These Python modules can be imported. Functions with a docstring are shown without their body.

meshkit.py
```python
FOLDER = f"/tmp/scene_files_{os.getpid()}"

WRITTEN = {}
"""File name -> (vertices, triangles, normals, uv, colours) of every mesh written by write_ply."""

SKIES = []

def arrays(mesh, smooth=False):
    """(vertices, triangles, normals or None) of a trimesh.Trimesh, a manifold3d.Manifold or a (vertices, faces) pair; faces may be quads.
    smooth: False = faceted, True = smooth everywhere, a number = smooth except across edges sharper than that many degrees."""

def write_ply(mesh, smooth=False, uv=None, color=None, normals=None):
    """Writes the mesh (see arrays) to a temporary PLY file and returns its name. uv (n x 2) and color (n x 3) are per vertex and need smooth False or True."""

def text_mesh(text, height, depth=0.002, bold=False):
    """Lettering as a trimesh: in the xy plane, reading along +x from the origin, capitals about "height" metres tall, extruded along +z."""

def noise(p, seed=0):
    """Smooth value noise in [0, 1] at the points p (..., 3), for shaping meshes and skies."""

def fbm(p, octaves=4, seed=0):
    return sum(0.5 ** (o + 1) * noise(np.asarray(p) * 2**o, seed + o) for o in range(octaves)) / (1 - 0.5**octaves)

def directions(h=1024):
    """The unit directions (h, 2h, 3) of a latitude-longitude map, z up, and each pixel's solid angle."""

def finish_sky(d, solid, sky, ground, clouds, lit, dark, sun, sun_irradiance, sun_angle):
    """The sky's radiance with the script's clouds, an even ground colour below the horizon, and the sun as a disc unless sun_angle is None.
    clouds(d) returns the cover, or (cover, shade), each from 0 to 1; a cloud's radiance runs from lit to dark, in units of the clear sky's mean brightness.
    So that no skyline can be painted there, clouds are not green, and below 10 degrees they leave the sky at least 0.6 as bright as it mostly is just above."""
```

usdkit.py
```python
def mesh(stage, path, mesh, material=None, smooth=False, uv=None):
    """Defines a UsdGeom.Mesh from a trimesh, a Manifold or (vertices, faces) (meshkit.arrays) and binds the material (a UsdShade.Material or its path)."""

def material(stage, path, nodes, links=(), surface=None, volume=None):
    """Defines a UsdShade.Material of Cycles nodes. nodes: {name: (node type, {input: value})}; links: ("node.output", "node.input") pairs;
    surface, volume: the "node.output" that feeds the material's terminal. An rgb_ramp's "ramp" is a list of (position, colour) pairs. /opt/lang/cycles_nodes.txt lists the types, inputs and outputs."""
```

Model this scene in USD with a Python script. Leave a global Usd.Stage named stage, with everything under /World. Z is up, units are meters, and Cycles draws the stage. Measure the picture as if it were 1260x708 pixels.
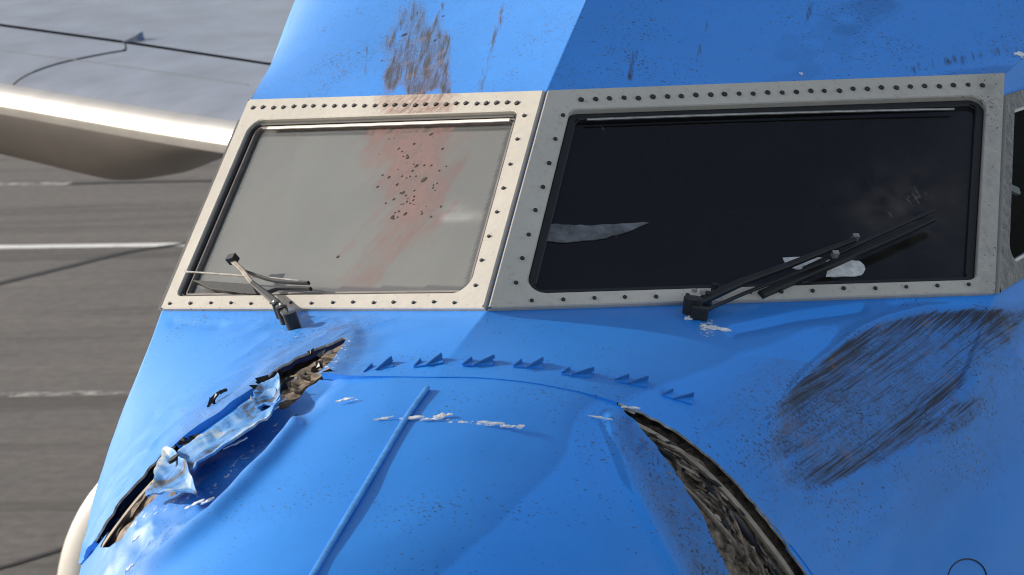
import math, random
import numpy as np, trimesh, shapely
from shapely.geometry import Polygon, LineString, Point
from scipy.spatial import cKDTree
from scipy.interpolate import CubicSpline, PchipInterpolator
from pxr import Usd, UsdGeom, UsdLux, UsdShade, Sdf, Gf, Vt
import usdkit, meshkit

rng = np.random.default_rng(7); random.seed(7)
stage = Usd.Stage.CreateInMemory()
UsdGeom.SetStageUpAxis(stage, UsdGeom.Tokens.z); UsdGeom.SetStageMetersPerUnit(stage, 1.0)
world = UsdGeom.Xform.Define(stage, '/World'); stage.SetDefaultPrim(world.GetPrim())
UsdGeom.Scope.Define(stage, '/World/Looks')

# ------------------------------------------------------------------ camera, sky, sun
SUN = np.array([-0.89, 0.20, 0.322]); SUN /= np.linalg.norm(SUN)
SUN_INT, SUN_COL, SKY_STR, EXPOSURE = 1.0, (1.0, 0.93, 0.83), 0.112, 0.28
CAM = np.array([1.51819312, -6.0, 4.9])
RIGHT = np.array([0.9688, 0.2408, -0.0589]); UP = np.array([0.0198, 0.1614, 0.9867]); FWD = np.array([-0.2471, 0.9571, -0.1516])
FWD /= np.linalg.norm(FWD); RIGHT -= FWD * (RIGHT @ FWD); RIGHT /= np.linalg.norm(RIGHT); UP = np.cross(RIGHT, FWD)
FPX = 4215.4284                                            # focal length in pixels of a 1260 px wide picture
cam = UsdGeom.Camera.Define(stage, '/World/camera')
cam.AddTransformOp().Set(Gf.Matrix4d(*RIGHT, 0, *UP, 0, *(-FWD), 0, *CAM, 1))
cam.CreateHorizontalApertureAttr(36.0); cam.CreateVerticalApertureAttr(36.0 * 575 / 1024)
cam.CreateFocalLengthAttr(36.0 * FPX / 1260); cam.CreateClippingRangeAttr(Gf.Vec2f(0.1, 5000)); cam.CreateExposureAttr(EXPOSURE); cam.CreateFStopAttr(15.0); cam.CreateFocusDistanceAttr(6.4)

el, rot = math.asin(SUN[2]), math.atan2(SUN[0], SUN[1])
usdkit.material(stage, '/World/Looks/sky_look', {
    's': ('sky_texture', {'sky_type': 'single_scattering', 'sun_disc': False, 'sun_elevation': el, 'sun_rotation': rot, 'air_density': 1.0, 'aerosol_density': 1.6}),
    'h': ('hsv', {'saturation': 0.6}), 'b': ('background_shader', {'strength': SKY_STR})}, [('s.color', 'h.color'), ('h.color', 'b.color')], surface='b.background')
sky = UsdLux.DomeLight.Define(stage, '/World/sky')
UsdShade.MaterialBindingAPI.Apply(sky.GetPrim()).Bind(UsdShade.Material.Get(stage, '/World/Looks/sky_look'))
sky.GetPrim().SetCustomDataByKey('kind', 'structure'); sky.GetPrim().SetCustomDataByKey('label', 'clear daylight sky above the apron'); sky.GetPrim().SetCustomDataByKey('category', 'sky')
sun = UsdLux.DistantLight.Define(stage, '/World/sun')
sun.CreateIntensityAttr(SUN_INT); sun.CreateNormalizeAttr(True); sun.CreateAngleAttr(0.5); sun.CreateColorAttr(Gf.Vec3f(*SUN_COL))
_x = np.cross([0, 0, 1.0], SUN); _x /= np.linalg.norm(_x); _y = np.cross(SUN, _x)
sun.AddTransformOp().Set(Gf.Matrix4d(*_x, 0, *_y, 0, *SUN, 0, 0, 0, 50, 1))

# ------------------------------------------------------------------ helpers
def proj(P):
    d = np.asarray(P, float) - CAM; z = d @ FWD
    return np.stack([630 + FPX * (d @ RIGHT) / z, 354 - FPX * (d @ UP) / z], -1)
def ray(px):
    d = FWD * FPX + RIGHT * (px[0] - 630) - UP * (px[1] - 354); return d / np.linalg.norm(d)
def ray_plane(px, c, n): d = ray(px); return CAM + d * ((c - CAM) @ n) / (d @ n)
def ray_y(px, y): d = ray(px); return CAM + d * (y - CAM[1]) / d[1]

used = {}
def numbered(path):
    k = used.get(path, -1) + 1; used[path] = k
    return path if k == 0 else f'{path}_{k:03d}'
def thing(name, label, cat, loc=(0, 0, 0), group=None):
    x = UsdGeom.Xform.Define(stage, numbered('/World/' + name)); x.AddTranslateOp().Set(Gf.Vec3d(*map(float, loc)))
    tag(x.GetPrim(), label, cat, group); return x.GetPrim()
def tag(p, label=None, cat=None, group=None, kind=None):
    for k, v in (('label', label), ('category', cat), ('group', group), ('kind', kind)):
        if v: p.SetCustomDataByKey(k, v)
    return p
def group_x(name, parent):
    return UsdGeom.Xform.Define(stage, numbered(str(parent.GetPath()) + '/' + name)).GetPrim()
def obj(name, mesh, mat, parent=None, smooth=False, prim=None, label=None):
    """ONE mesh prim. mesh: trimesh or (V, F); prim: {primvar name: per-vertex array}."""
    path = numbered((str(parent.GetPath()) if parent else '/World') + '/' + name)
    if prim is None:
        m = usdkit.mesh(stage, path, mesh, mat, smooth)
    else:
        v, f = (mesh.vertices, mesh.faces) if hasattr(mesh, 'faces') else mesh
        m = usdkit.mesh(stage, path, (np.asarray(v), np.asarray(f)), mat, smooth)
        api = UsdGeom.PrimvarsAPI(m)
        for k, a in prim.items():
            a = np.asarray(a, np.float32)
            if a.ndim == 1: a = np.repeat(a[:, None], 3, 1)
            api.CreatePrimvar(k, Sdf.ValueTypeNames.Color3fArray, 'vertex').Set(Vt.Vec3fArray.FromNumpy(a))
    p = m.GetPrim(); tag(p, label)
    return p

def sstep(a, b, x): t = np.clip((np.asarray(x, float) - a) / (b - a), 0, 1); return t * t * (3 - 2 * t)
def sdf(poly, pts):
    """signed distance to a polygon in the same plane, positive inside"""
    pg = poly if hasattr(poly, 'exterior') else Polygon(poly)
    if not pg.is_valid: pg = pg.buffer(0)
    p = shapely.points(pts); d = shapely.distance(p, pg.boundary)
    return np.where(shapely.contains(pg, p), d, -d)
def ldist(line, pts): return shapely.distance(LineString(line), shapely.points(pts))
def clip(V, F, s, A=None):
    """part of the mesh where s > 0, cut exactly at s = 0; A: {name: per-vertex array}"""
    A = A or {}
    V, F, s = np.asarray(V, float), np.asarray(F), np.asarray(s, float).copy(); s[np.abs(s) < 1e-9] = 1e-9
    pos = s[F] > 0; n = pos.sum(1)
    keep, cut = F[n == 3], F[(n == 1) | (n == 2)]
    if len(cut) == 0: newF, NV, NA, = keep, V, A
    else:
        edges = np.sort(np.vstack([cut[:, [0, 1]], cut[:, [1, 2]], cut[:, [2, 0]]]), 1)
        edges = np.unique(edges, axis=0); edges = edges[(s[edges[:, 0]] > 0) != (s[edges[:, 1]] > 0)]
        t = s[edges[:, 0]] / (s[edges[:, 0]] - s[edges[:, 1]])
        mixv = lambda X: X[edges[:, 0]] * (1 - t.reshape(-1, *[1] * (X.ndim - 1))) + X[edges[:, 1]] * t.reshape(-1, *[1] * (X.ndim - 1))
        NV = np.vstack([V, mixv(V)]); NA = {k: np.concatenate([np.asarray(a), mixv(np.asarray(a))]) for k, a in A.items()}
        key = {tuple(e): len(V) + i for i, e in enumerate(edges.tolist())}
        g = lambda a, b: key[(a, b) if a < b else (b, a)]
        out = []
        for tri in cut.tolist():
            p = [s[i] > 0 for i in tri]; k = sum(p)
            r = p.index(True) if k == 1 else p.index(False)
            a, b, c = tri[r], tri[(r + 1) % 3], tri[(r + 2) % 3]
            ab, ca = g(a, b), g(c, a)
            if k == 1: out.append((a, ab, ca))
            else: out += [(ab, b, c), (ab, c, ca)]
        newF = np.vstack([keep, np.array(out)])
    u, inv = np.unique(newF, return_inverse=True)
    return NV[u], inv.reshape(-1, 3), {k: np.asarray(a)[u] for k, a in NA.items()}
def normals(V, F):
    n = np.zeros_like(V); fn = np.cross(V[F[:, 1]] - V[F[:, 0]], V[F[:, 2]] - V[F[:, 0]])
    for k in range(3): np.add.at(n, F[:, k], fn)
    return n / np.maximum(np.linalg.norm(n, axis=1, keepdims=True), 1e-12)
def border_wall(V, F, N, depth, where=None):
    """wall that drops from the open border of a sheet along -N: gives cut skin its thickness"""
    e = np.vstack([F[:, [0, 1]], F[:, [1, 2]], F[:, [2, 0]]]); se = np.sort(e, 1)
    _, idx, cnt = np.unique(se, axis=0, return_index=True, return_counts=True)
    e = e[idx[cnt == 1]]
    if where is not None: e = e[where[e].all(1)]
    if len(e) == 0: return None
    a, b = V[e[:, 0]], V[e[:, 1]]; a2, b2 = a - N[e[:, 0]] * depth, b - N[e[:, 1]] * depth
    k = len(e); i = np.arange(k)
    v = np.vstack([a, b, b2, a2]); f = np.vstack([np.stack([i + k, i, i + 3 * k], 1), np.stack([i + k, i + 3 * k, i + 2 * k], 1)])
    return v, f
def grid_faces(nv, nu):
    i = np.arange(nv * nu).reshape(nv, nu); a, b, c, d = i[:-1, :-1].ravel(), i[:-1, 1:].ravel(), i[1:, 1:].ravel(), i[1:, :-1].ravel()
    return np.vstack([np.stack([a, b, c], 1), np.stack([a, c, d], 1)])
def bar(pts, w, h, nrm, taper=None, rnd=True):
    """bar with an eight-sided section (w across, h along nrm) swept along points"""
    P = np.asarray(pts, float); n = len(P); nrm = np.broadcast_to(np.asarray(nrm, float), (n, 3))
    T = np.gradient(P, axis=0); T /= np.linalg.norm(T, axis=1, keepdims=True)
    S = np.cross(T, nrm); S /= np.linalg.norm(S, axis=1, keepdims=True); Nn = np.cross(S, T)
    c = 0.62; sec = np.array([(1, c), (c, 1), (-c, 1), (-1, c), (-1, -c), (-c, -1), (c, -1), (1, -c)]) * 0.5
    tp = np.ones(n) if taper is None else np.asarray(taper)
    V = np.concatenate([P[i] + S[i] * sec[:, :1] * w * tp[i] + Nn[i] * sec[:, 1:] * h * tp[i] for i in range(n)])
    F = []
    for i in range(n - 1):
        for j in range(8):
            a, b = i * 8 + j, i * 8 + (j + 1) % 8; F += [(a, b, b + 8), (a, b + 8, a + 8)]
    for j in range(1, 7): F += [(0, j + 1, j), ((n - 1) * 8, (n - 1) * 8 + j, (n - 1) * 8 + j + 1)]
    m = trimesh.Trimesh(V, F, process=False); m.fix_normals(); return m
def cat(*ms): return trimesh.util.concatenate([m for m in ms if m is not None])
def orient(m, o, x, n):
    """mesh built in a local frame (x, n up) moved to o"""
    n = n / np.linalg.norm(n); x = x - n * (x @ n); x /= np.linalg.norm(x); y = np.cross(n, x)
    M = np.eye(4); M[:3, 0], M[:3, 1], M[:3, 2], M[:3, 3] = x, y, n, o
    m = m.copy(); m.apply_transform(M); return m

# ------------------------------------------------------------------ materials
L = '/World/Looks/'
def mat(name, nodes, links=(), surface='p.BSDF', volume=None): return usdkit.material(stage, L + name, nodes, links, surface, volume)
def plain(name, col, rough=0.5, metallic=0.0, var=0.25, scale=30, bump=0.0, bscale=200, coat=0.0, spec=0.5):
    lo, hi = [c * (1 - var) for c in col], [min(1, c * (1 + var)) for c in col]
    nodes = {'g': ('geometry', {}), 'n': ('noise_texture', {'scale': scale, 'detail': 5, 'roughness': 0.6}), 'r': ('rgb_ramp', {'ramp': [(0.3, lo), (0.7, hi)]}),
             'p': ('principled_bsdf', {'roughness': rough, 'metallic': metallic, 'coat_weight': coat, 'specular_ior_level': spec})}
    links = [('g.position', 'n.vector'), ('n.fac', 'r.fac'), ('r.color', 'p.base_color')]
    if bump:
        nodes['nb'] = ('noise_texture', {'scale': bscale, 'detail': 3}); nodes['b'] = ('bump', {'strength': bump, 'distance': 0.002})
        links += [('g.position', 'nb.vector'), ('nb.fac', 'b.height'), ('b.normal', 'p.normal')]
    return mat(name, nodes, links)

def painted(name, col, rough, coat=0.0, var=0.06, speck=.855, soot_col=(0.018, 0.014, 0.011), blood_col=(0.15, 0.062, 0.045), bare_col=(0.72, 0.72, 0.70)):
    """paint over metal with dirt masks from the mesh: mask = (soot, blood, bare), sv = coordinates stretched along the wipe direction, grime = film"""
    lo, hi = [c * (1 - var) for c in col], [min(1, c * (1 + var)) for c in col]
    nodes = {
        'g': ('geometry', {}), 'n': ('noise_texture', {'scale': 2.2, 'detail': 6, 'roughness': 0.65}), 'r': ('rgb_ramp', {'ramp': [(0.3, lo), (0.7, hi)]}),
        'm': ('attribute', {'attribute': 'mask'}), 'ms': ('separate_color', {}), 'sv': ('attribute', {'attribute': 'sv'}), 'gr': ('attribute', {'attribute': 'grime'}), 'gs': ('separate_color', {}),
        # streaky soot
        'ns': ('noise_texture', {'scale': 1.0, 'detail': 7, 'roughness': 0.7, 'distortion': 0.35}), 'a1': ('math', {'math_type': 'multiply_add', 'value2': 1.0, 'value3': -1.0}),
        'a2': ('math', {'math_type': 'add'}), 'rs': ('map_range', {'from_min': -0.07, 'from_max': 0.11, 'to_min': 0, 'to_max': 0.92, 'clamp': True}),
        'cs': ('noise_texture', {'scale': 14, 'detail': 4}), 'crs': ('rgb_ramp', {'ramp': [(0.35, soot_col), (0.62, [c * 2.4 for c in soot_col]), (0.63, (0.13, 0.072, 0.04))]}),
        # brown smear
        'nb': ('noise_texture', {'scale': 60, 'detail': 6, 'roughness': 0.75}), 'b1': ('math', {'math_type': 'multiply_add', 'value2': 1.6, 'value3': -0.78}),
        'b2': ('math', {'math_type': 'add'}), 'rb': ('map_range', {'from_min': 0.3, 'from_max': 0.85, 'to_min': 0, 'to_max': 0.85, 'clamp': True}),
        # grime film: fine mottled
        'ng': ('noise_texture', {'scale': 45, 'detail': 6, 'roughness': 0.7}), 'g1': ('math', {'math_type': 'multiply'}), 'g2': ('math', {'math_type': 'multiply', 'value2': 1.5, 'use_clamp': True}),
        # chipped paint
        'nc': ('noise_texture', {'scale': 110, 'detail': 4, 'roughness': 0.6}), 'c1': ('math', {'math_type': 'multiply_add', 'value2': 1.0, 'value3': -1.0}), 'c2': ('math', {'math_type': 'add'}),
        'rc': ('map_range', {'from_min': -0.02, 'from_max': 0.03, 'to_min': 0, 'to_max': 1, 'clamp': True}),
        'x1': ('mix', {'color2': (0.085, 0.10, 0.12)}), 'x2': ('mix', {'color2': blood_col}), 'x3': ('mix', {}), 'x4': ('mix', {'color2': bare_col}),
        'nsp': ('noise_texture', {'scale': 170, 'detail': 2, 'roughness': .5}), 'nlo': ('noise_texture', {'scale': 5, 'detail': 3}), 'sp0': ('math', {'math_type': 'multiply_add', 'value2': .14}), 'sp1': ('math', {'math_type': 'multiply_add', 'value2': .35}), 'sp2': ('map_range', {'from_min': speck, 'from_max': speck + .045, 'to_min': 0, 'to_max': .75, 'clamp': True}), 'rsx': ('math', {'math_type': 'maximum'}),
        'rr': ('map_range', {'from_min': 0, 'from_max': 1, 'to_min': rough, 'to_max': 0.8}), 'mx': ('math', {'math_type': 'maximum'}), 'mx2': ('math', {'math_type': 'maximum'}),
        'cw': ('map_range', {'from_min': 0, 'from_max': 1, 'to_min': coat, 'to_max': 0.0}),
        'h': ('math', {'math_type': 'multiply_add', 'value2': 0.6}), 'no': ('noise_texture', {'scale': 9, 'detail': 4}), 'bp': ('bump', {'strength': 0.25, 'distance': 0.004}),
        'p': ('principled_bsdf', {'coat_roughness': 0.12})}
    links = [('g.position', 'n.vector'), ('n.fac', 'r.fac'), ('m.color', 'ms.color'), ('gr.color', 'gs.color'), ('sv.vector', 'ns.vector'), ('g.position', 'cs.vector'), ('cs.fac', 'crs.fac'),
             ('ms.r', 'a1.value1'), ('a1.value', 'a2.value1'), ('ns.fac', 'a2.value2'), ('a2.value', 'rs.value'),
             ('g.position', 'nb.vector'), ('nb.fac', 'b1.value1'), ('b1.value', 'b2.value1'), ('ms.g', 'b2.value2'), ('b2.value', 'rb.value'),
             ('g.position', 'ng.vector'), ('ng.fac', 'g1.value1'), ('gs.r', 'g1.value2'), ('g1.value', 'g2.value1'),
             ('g.position', 'nc.vector'), ('ms.b', 'c1.value1'), ('c1.value', 'c2.value1'), ('nc.fac', 'c2.value2'), ('c2.value', 'rc.value'),
             ('r.color', 'x1.color1'), ('g2.value', 'x1.fac'), ('x1.color', 'x2.color1'), ('rb.result', 'x2.fac'), ('x2.color', 'x3.color1'), ('crs.color', 'x3.color2'), ('g.position', 'nsp.vector'), ('g.position', 'nlo.vector'), ('nlo.fac', 'sp1.value1'), ('gs.r', 'sp0.value1'), ('nsp.fac', 'sp0.value3'), ('sp0.value', 'sp1.value3'), ('sp1.value', 'sp2.value'), ('sp2.result', 'rsx.value1'), ('rs.result', 'rsx.value2'), ('rsx.value', 'x3.fac'),
             ('x3.color', 'x4.color1'), ('rc.result', 'x4.fac'), ('x4.color', 'p.base_color'),
             ('rs.result', 'mx.value1'), ('rb.result', 'mx.value2'), ('mx.value', 'mx2.value1'), ('g2.value', 'mx2.value2'), ('mx2.value', 'rr.value'), ('rr.result', 'p.roughness'),
             ('mx2.value', 'cw.value'), ('cw.result', 'p.coat_weight'), ('g.position', 'no.vector'), ('no.fac', 'h.value3'), ('rs.result', 'h.value1'), ('h.value', 'bp.height'), ('bp.normal', 'p.normal')]
    return mat(name, nodes, links)

BLUE = (0.018, 0.265, 0.84)
M_BLUE = painted('blue_paint', BLUE, 0.46, 0.06, 0.07)
M_FRAME = painted('cream_paint', (0.57, 0.525, 0.45), 0.5, 0.0, 0.10, .93, blood_col=(0.25, 0.12, 0.085))
M_TORN = plain('torn_edge', (0.42, 0.41, 0.39), 0.7, var=0.5, scale=80, bump=0.5)
M_FLAP = mat('torn_skin', {'g': ('geometry', {}), 'n': ('noise_texture', {'scale': 13, 'detail': 6, 'roughness': .62, 'distortion': .4}), 'r': ('rgb_ramp', {'ramp': [(.36, (.035, .045, .06)), (.43, (.03, .20, .55)), (.50, (.10, .30, .62)), (.58, (.30, .40, .50)), (.66, (.55, .58, .60))]}), 'nb': ('noise_texture', {'scale': 90, 'detail': 4}), 'b': ('bump', {'strength': .25, 'distance': .003}), 'p': ('principled_bsdf', {'roughness': .65})}, [('g.position', 'n.vector'), ('n.fac', 'r.fac'), ('r.color', 'p.base_color'), ('g.position', 'nb.vector'), ('nb.fac', 'b.height'), ('b.normal', 'p.normal')])
M_WHITE = plain('white_flake', (0.80, 0.81, 0.82), 0.5, var=0.12, scale=60)
M_INNER = plain('inner_structure', (0.17, 0.13, 0.098), 0.8, var=0.95, scale=70, bump=0.9, bscale=60)
M_FLANGE = plain('flange_metal', (0.30, 0.25, 0.20), 0.55, var=0.5, scale=24, bump=0.4)
M_BLACK = plain('black_rubber', (0.007, 0.007, 0.008), 0.5, var=0.3)
M_WIPER = plain('wiper_black', (0.007, 0.007, 0.008), 0.45, var=0.4, scale=60, bump=0.2)
M_STEEL = plain('worn_steel', (0.42, 0.40, 0.37), 0.35, 0.8, var=0.3, scale=50)
M_BOLT = plain('bolt_dark', (0.022, 0.02, 0.019), 0.6, var=0.4)
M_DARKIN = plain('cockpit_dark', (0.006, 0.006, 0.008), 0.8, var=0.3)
M_SEAT = plain('seat_cover', (0.10, 0.085, 0.07), 0.9, var=0.4, scale=20)
M_REFL_TUBE = plain('reflection_white', (0.75, 0.75, 0.73), 0.7, var=0.1, scale=20)
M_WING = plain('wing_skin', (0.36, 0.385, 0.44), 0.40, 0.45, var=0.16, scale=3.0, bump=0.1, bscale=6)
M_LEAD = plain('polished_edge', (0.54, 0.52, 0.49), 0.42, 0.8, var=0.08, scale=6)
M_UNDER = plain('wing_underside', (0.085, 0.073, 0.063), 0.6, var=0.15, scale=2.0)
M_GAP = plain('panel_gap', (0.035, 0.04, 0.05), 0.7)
M_COWL = plain('cowl_paint', (0.66, 0.62, 0.55), 0.4, var=0.05, scale=3, coat=0.2)

# ------------------------------------------------------------------ fuselage nose: rings of one half (x >= 0), from the crown line to the keel
KT, KB, CT, CB = (0.791, 0.836, 4.2265), (0.817, 0.280, 3.8725), (0.0, 0.2245, 4.2845), (0.0, -0.3075, 3.9575)
mid = lambda a, b: tuple((np.array(a) + np.array(b)) / 2)
RINGS = np.array([
    [(0, -2.17, 2.80)] * 8,
    [(0, -1.80, 3.56), (.22, -1.765, 3.50), (.365, -1.70, 3.345), (.44, -1.66, 3.18), (.50, -1.63, 2.98), (.54, -1.62, 2.65), (.38, -1.62, 2.25), (0, -1.64, 2.1)],
    [(0, -1.385, 3.748), (.32, -1.31, 3.672), (.53, -1.15, 3.475), (.69, -1.12, 3.27), (.75, -1.08, 3.05), (.80, -1.05, 2.65), (.56, -1.05, 2.0), (0, -1.05, 1.8)],
    [(0, -1.085, 3.818), (.39, -0.98, 3.745), (.635, -0.72, 3.565), (.75, -0.66, 3.36), (.88, -0.62, 3.12), (.94, -0.58, 2.65), (.68, -0.58, 1.85), (0, -0.58, 1.65)],
    [(0, -0.70, 3.899), (.42, -0.52, 3.845), (.755, -0.20, 3.69), (.85, -0.13, 3.49), (.98, -0.10, 3.2), (1.06, -0.05, 2.65), (.8, -0.05, 1.75), (0, -0.05, 1.5)],
    [CB, mid(CB, KB), KB, (.905, .30, 3.66), (1.0, .34, 3.35), (1.12, .40, 2.65), (.88, .4, 1.65), (0, .4, 1.4)],
    [CT, mid(CT, KT), KT, (.91, .84, 3.87), (1.04, .88, 3.45), (1.20, .92, 2.7), (.98, .9, 1.55), (0, .9, 1.3)],
    [(0, .72, 4.472), (.437, 1.03, 4.398), (.885, 1.36, 4.30), (1.0, 1.38, 3.87), (1.16, 1.4, 3.45), (1.33, 1.4, 2.7), (1.1, 1.4, 1.5), (0, 1.4, 1.2)],
    [(0, 1.8, 4.87), (.5, 2.0, 4.72), (1.08, 2.3, 4.44), (1.25, 2.4, 3.9), (1.42, 2.4, 3.45), (1.55, 2.4, 2.75), (1.25, 2.4, 1.45), (0, 2.4, 1.05)],
    [(0, 4.0, 5.16), (.62, 4.1, 5.01), (1.27, 4.2, 4.50), (1.60, 4.2, 3.8), (1.78, 4.2, 3.3), (1.84, 4.2, 2.8), (1.4, 4.2, 1.55), (0, 4.2, 0.98)],
    [(0, 7, 5.2), (.70, 7, 5.04), (1.38, 7, 4.50), (1.68, 7, 3.85), (1.84, 7, 3.35), (1.88, 7, 2.9), (1.42, 7, 1.6), (0, 7, 0.95)],
    [(0, 17, 5.2), (.70, 17, 5.04), (1.38, 17, 4.50), (1.68, 17, 3.85), (1.84, 17, 3.35), (1.88, 17, 2.9), (1.42, 17, 1.6), (0, 17, 0.95)]], float)
US = np.concatenate([np.linspace(0, 1, 111)[:-1], np.linspace(1, 2, 101)[:-1], np.linspace(2, 3, 51)[:-1], np.linspace(3, 4, 41)[:-1], np.linspace(4, 5, 31)[:-1], np.linspace(5, 7, 13)])
def ring_curve(r, i):
    k = np.arange(8.0)
    if i == 0: return np.repeat(r[:1], len(US), 0)
    if i in (5, 6):                                        # window base and window top: straight, with a corner at K
        up = CubicSpline(k[:3], r[:3], bc_type='natural')(US[US <= 2]); dn = CubicSpline(k[2:], r[2:], bc_type='natural')(US[US > 2])
        return np.vstack([up, dn])
    if i == 7: return CubicSpline(k, r, bc_type='natural')(US)
    m = r[::-1] * [-1, 1, 1]
    full = np.vstack([m[-4:-1], r]); kk = np.concatenate([[-3, -2, -1.0], k])
    return CubicSpline(kk, full, bc_type='natural')(US)
RC = np.array([ring_curve(r, i) for i, r in enumerate(RINGS)])          # (rings, u, 3)
VK = np.arange(len(RINGS), dtype=float)
SK = np.r_[0, np.cumsum(np.linalg.norm(np.diff(RINGS[:, 1], axis=0), axis=1))]      # knots at the rings' real spacing
def on_knots(a, b): sp = CubicSpline(SK[a:b], RC[a:b], bc_type='natural'); return lambda v: sp(np.interp(v, VK, SK))
front, back, allr = on_knots(0, 6), on_knots(6, 12), on_knots(0, 12)
wu = sstep(2.0, 2.9, US)[:, None]                          # the sides are smooth along the body; the window base is a fold
def hull(v):
    v = np.asarray(v, float); A = allr(v)
    B = np.where((v <= 5)[:, None, None], front(np.minimum(v, 5)), np.where((v >= 6)[:, None, None], back(np.maximum(v, 6)), 0))
    m = (v > 5) & (v < 6); t = (v[m] - 5)[:, None, None]
    B[m] = RC[5] * (1 - t) + RC[6] * t
    return B * (1 - wu) + A * wu
def both(G):
    """half grid (v, u, 3) to a full sheet, port to starboard"""
    M = G[:, 1:][:, ::-1] * [-1, 1, 1]
    return np.concatenate([M, G], 1)
def sheet(v):
    G = both(hull(v)); nv, nu = G.shape[:2]
    return G.reshape(-1, 3), grid_faces(nv, nu)
VH = np.concatenate([np.linspace(0, 1, 21)[:-1], np.linspace(1, 2, 61)[:-1], np.linspace(2, 3, 71)[:-1], np.linspace(3, 4, 81)[:-1], np.linspace(4, 5, 91)])
VF = np.linspace(5, 6, 41)
VB = np.concatenate([np.linspace(6, 7, 91)[:-1], np.linspace(7, 8, 41)[:-1], np.linspace(8, 11, 31)])

Vh, Fh = sheet(VH); Vf, Ff = sheet(VF); Vb, Fb = sheet(VB)
UH = np.tile(np.concatenate([-US[1:][::-1], US]), len(VH))
Nh, Nb = normals(Vh, Fh), normals(Vb, Fb)
Ph, Pb = proj(Vh), proj(Vb)
def smooth_line(px, step=6):
    p = np.asarray(px, float); s = np.r_[0, np.cumsum(np.linalg.norm(np.diff(p, axis=0), axis=1))]
    return np.stack([PchipInterpolator(s, p[:, k])(np.linspace(0, s[-1], max(int(s[-1] / step), 2))) for k in (0, 1)], 1)

# --- where the photograph shows the radome joint, the two open gashes and the dents (traced on the hull itself)
JOINT = smooth_line([(40, 770), (128, 655), (165, 608), (215, 553), (270, 512), (335, 472), (400, 464), (450, 464), (500, 463), (560, 463), (620, 467), (690, 477), (765, 497), (850, 545), (915, 605), (960, 655), (1003, 712), (1040, 790)])
RADOME = Polygon(list(map(tuple, JOINT)) + [(1100, 1000), (1150, 5000), (-60, 5000), (-60, 1000)])
def ragged(px, amp, seed, step=5):
    p = smooth_line(list(px) + [px[0]], step)[:-1]; r = np.random.default_rng(seed)
    t = np.roll(p, -1, 0) - np.roll(p, 1, 0); t /= np.linalg.norm(t, axis=1, keepdims=True) + 1e-9
    k = np.convolve(r.normal(0, amp, len(p) + 2), [.25, .5, .25], 'valid')
    pg = Polygon(p + np.stack([-t[:, 1], t[:, 0]], 1) * k[:, None]).buffer(0)
    return max(getattr(pg, 'geoms', [pg]), key=lambda g: g.area)
GASH_L = ragged([(120, 672), (142, 635), (172, 596), (212, 556), (236, 545), (268, 524), (305, 496), (332, 468), (350, 455), (386, 436), (430, 419), (408, 450), (380, 472), (352, 494), (342, 498), (338, 482), (312, 501), (274, 529), (242, 551), (220, 568), (190, 604), (157, 641), (132, 670)], 1.1, 3)
GASH_R = ragged([(764, 497), (800, 512), (850, 543), (890, 577), (922, 612), (955, 652), (980, 685), (1010, 735), (1030, 790), (965, 790), (938, 740), (908, 700), (886, 655), (864, 616), (844, 586), (818, 552), (790, 522)], .9, 5)
DENT_R = [(750, 514), (768, 499), (830, 546), (880, 600), (915, 660), (945, 715), (985, 790), (890, 790), (838, 708), (808, 650), (775, 585), (755, 545)]
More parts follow.
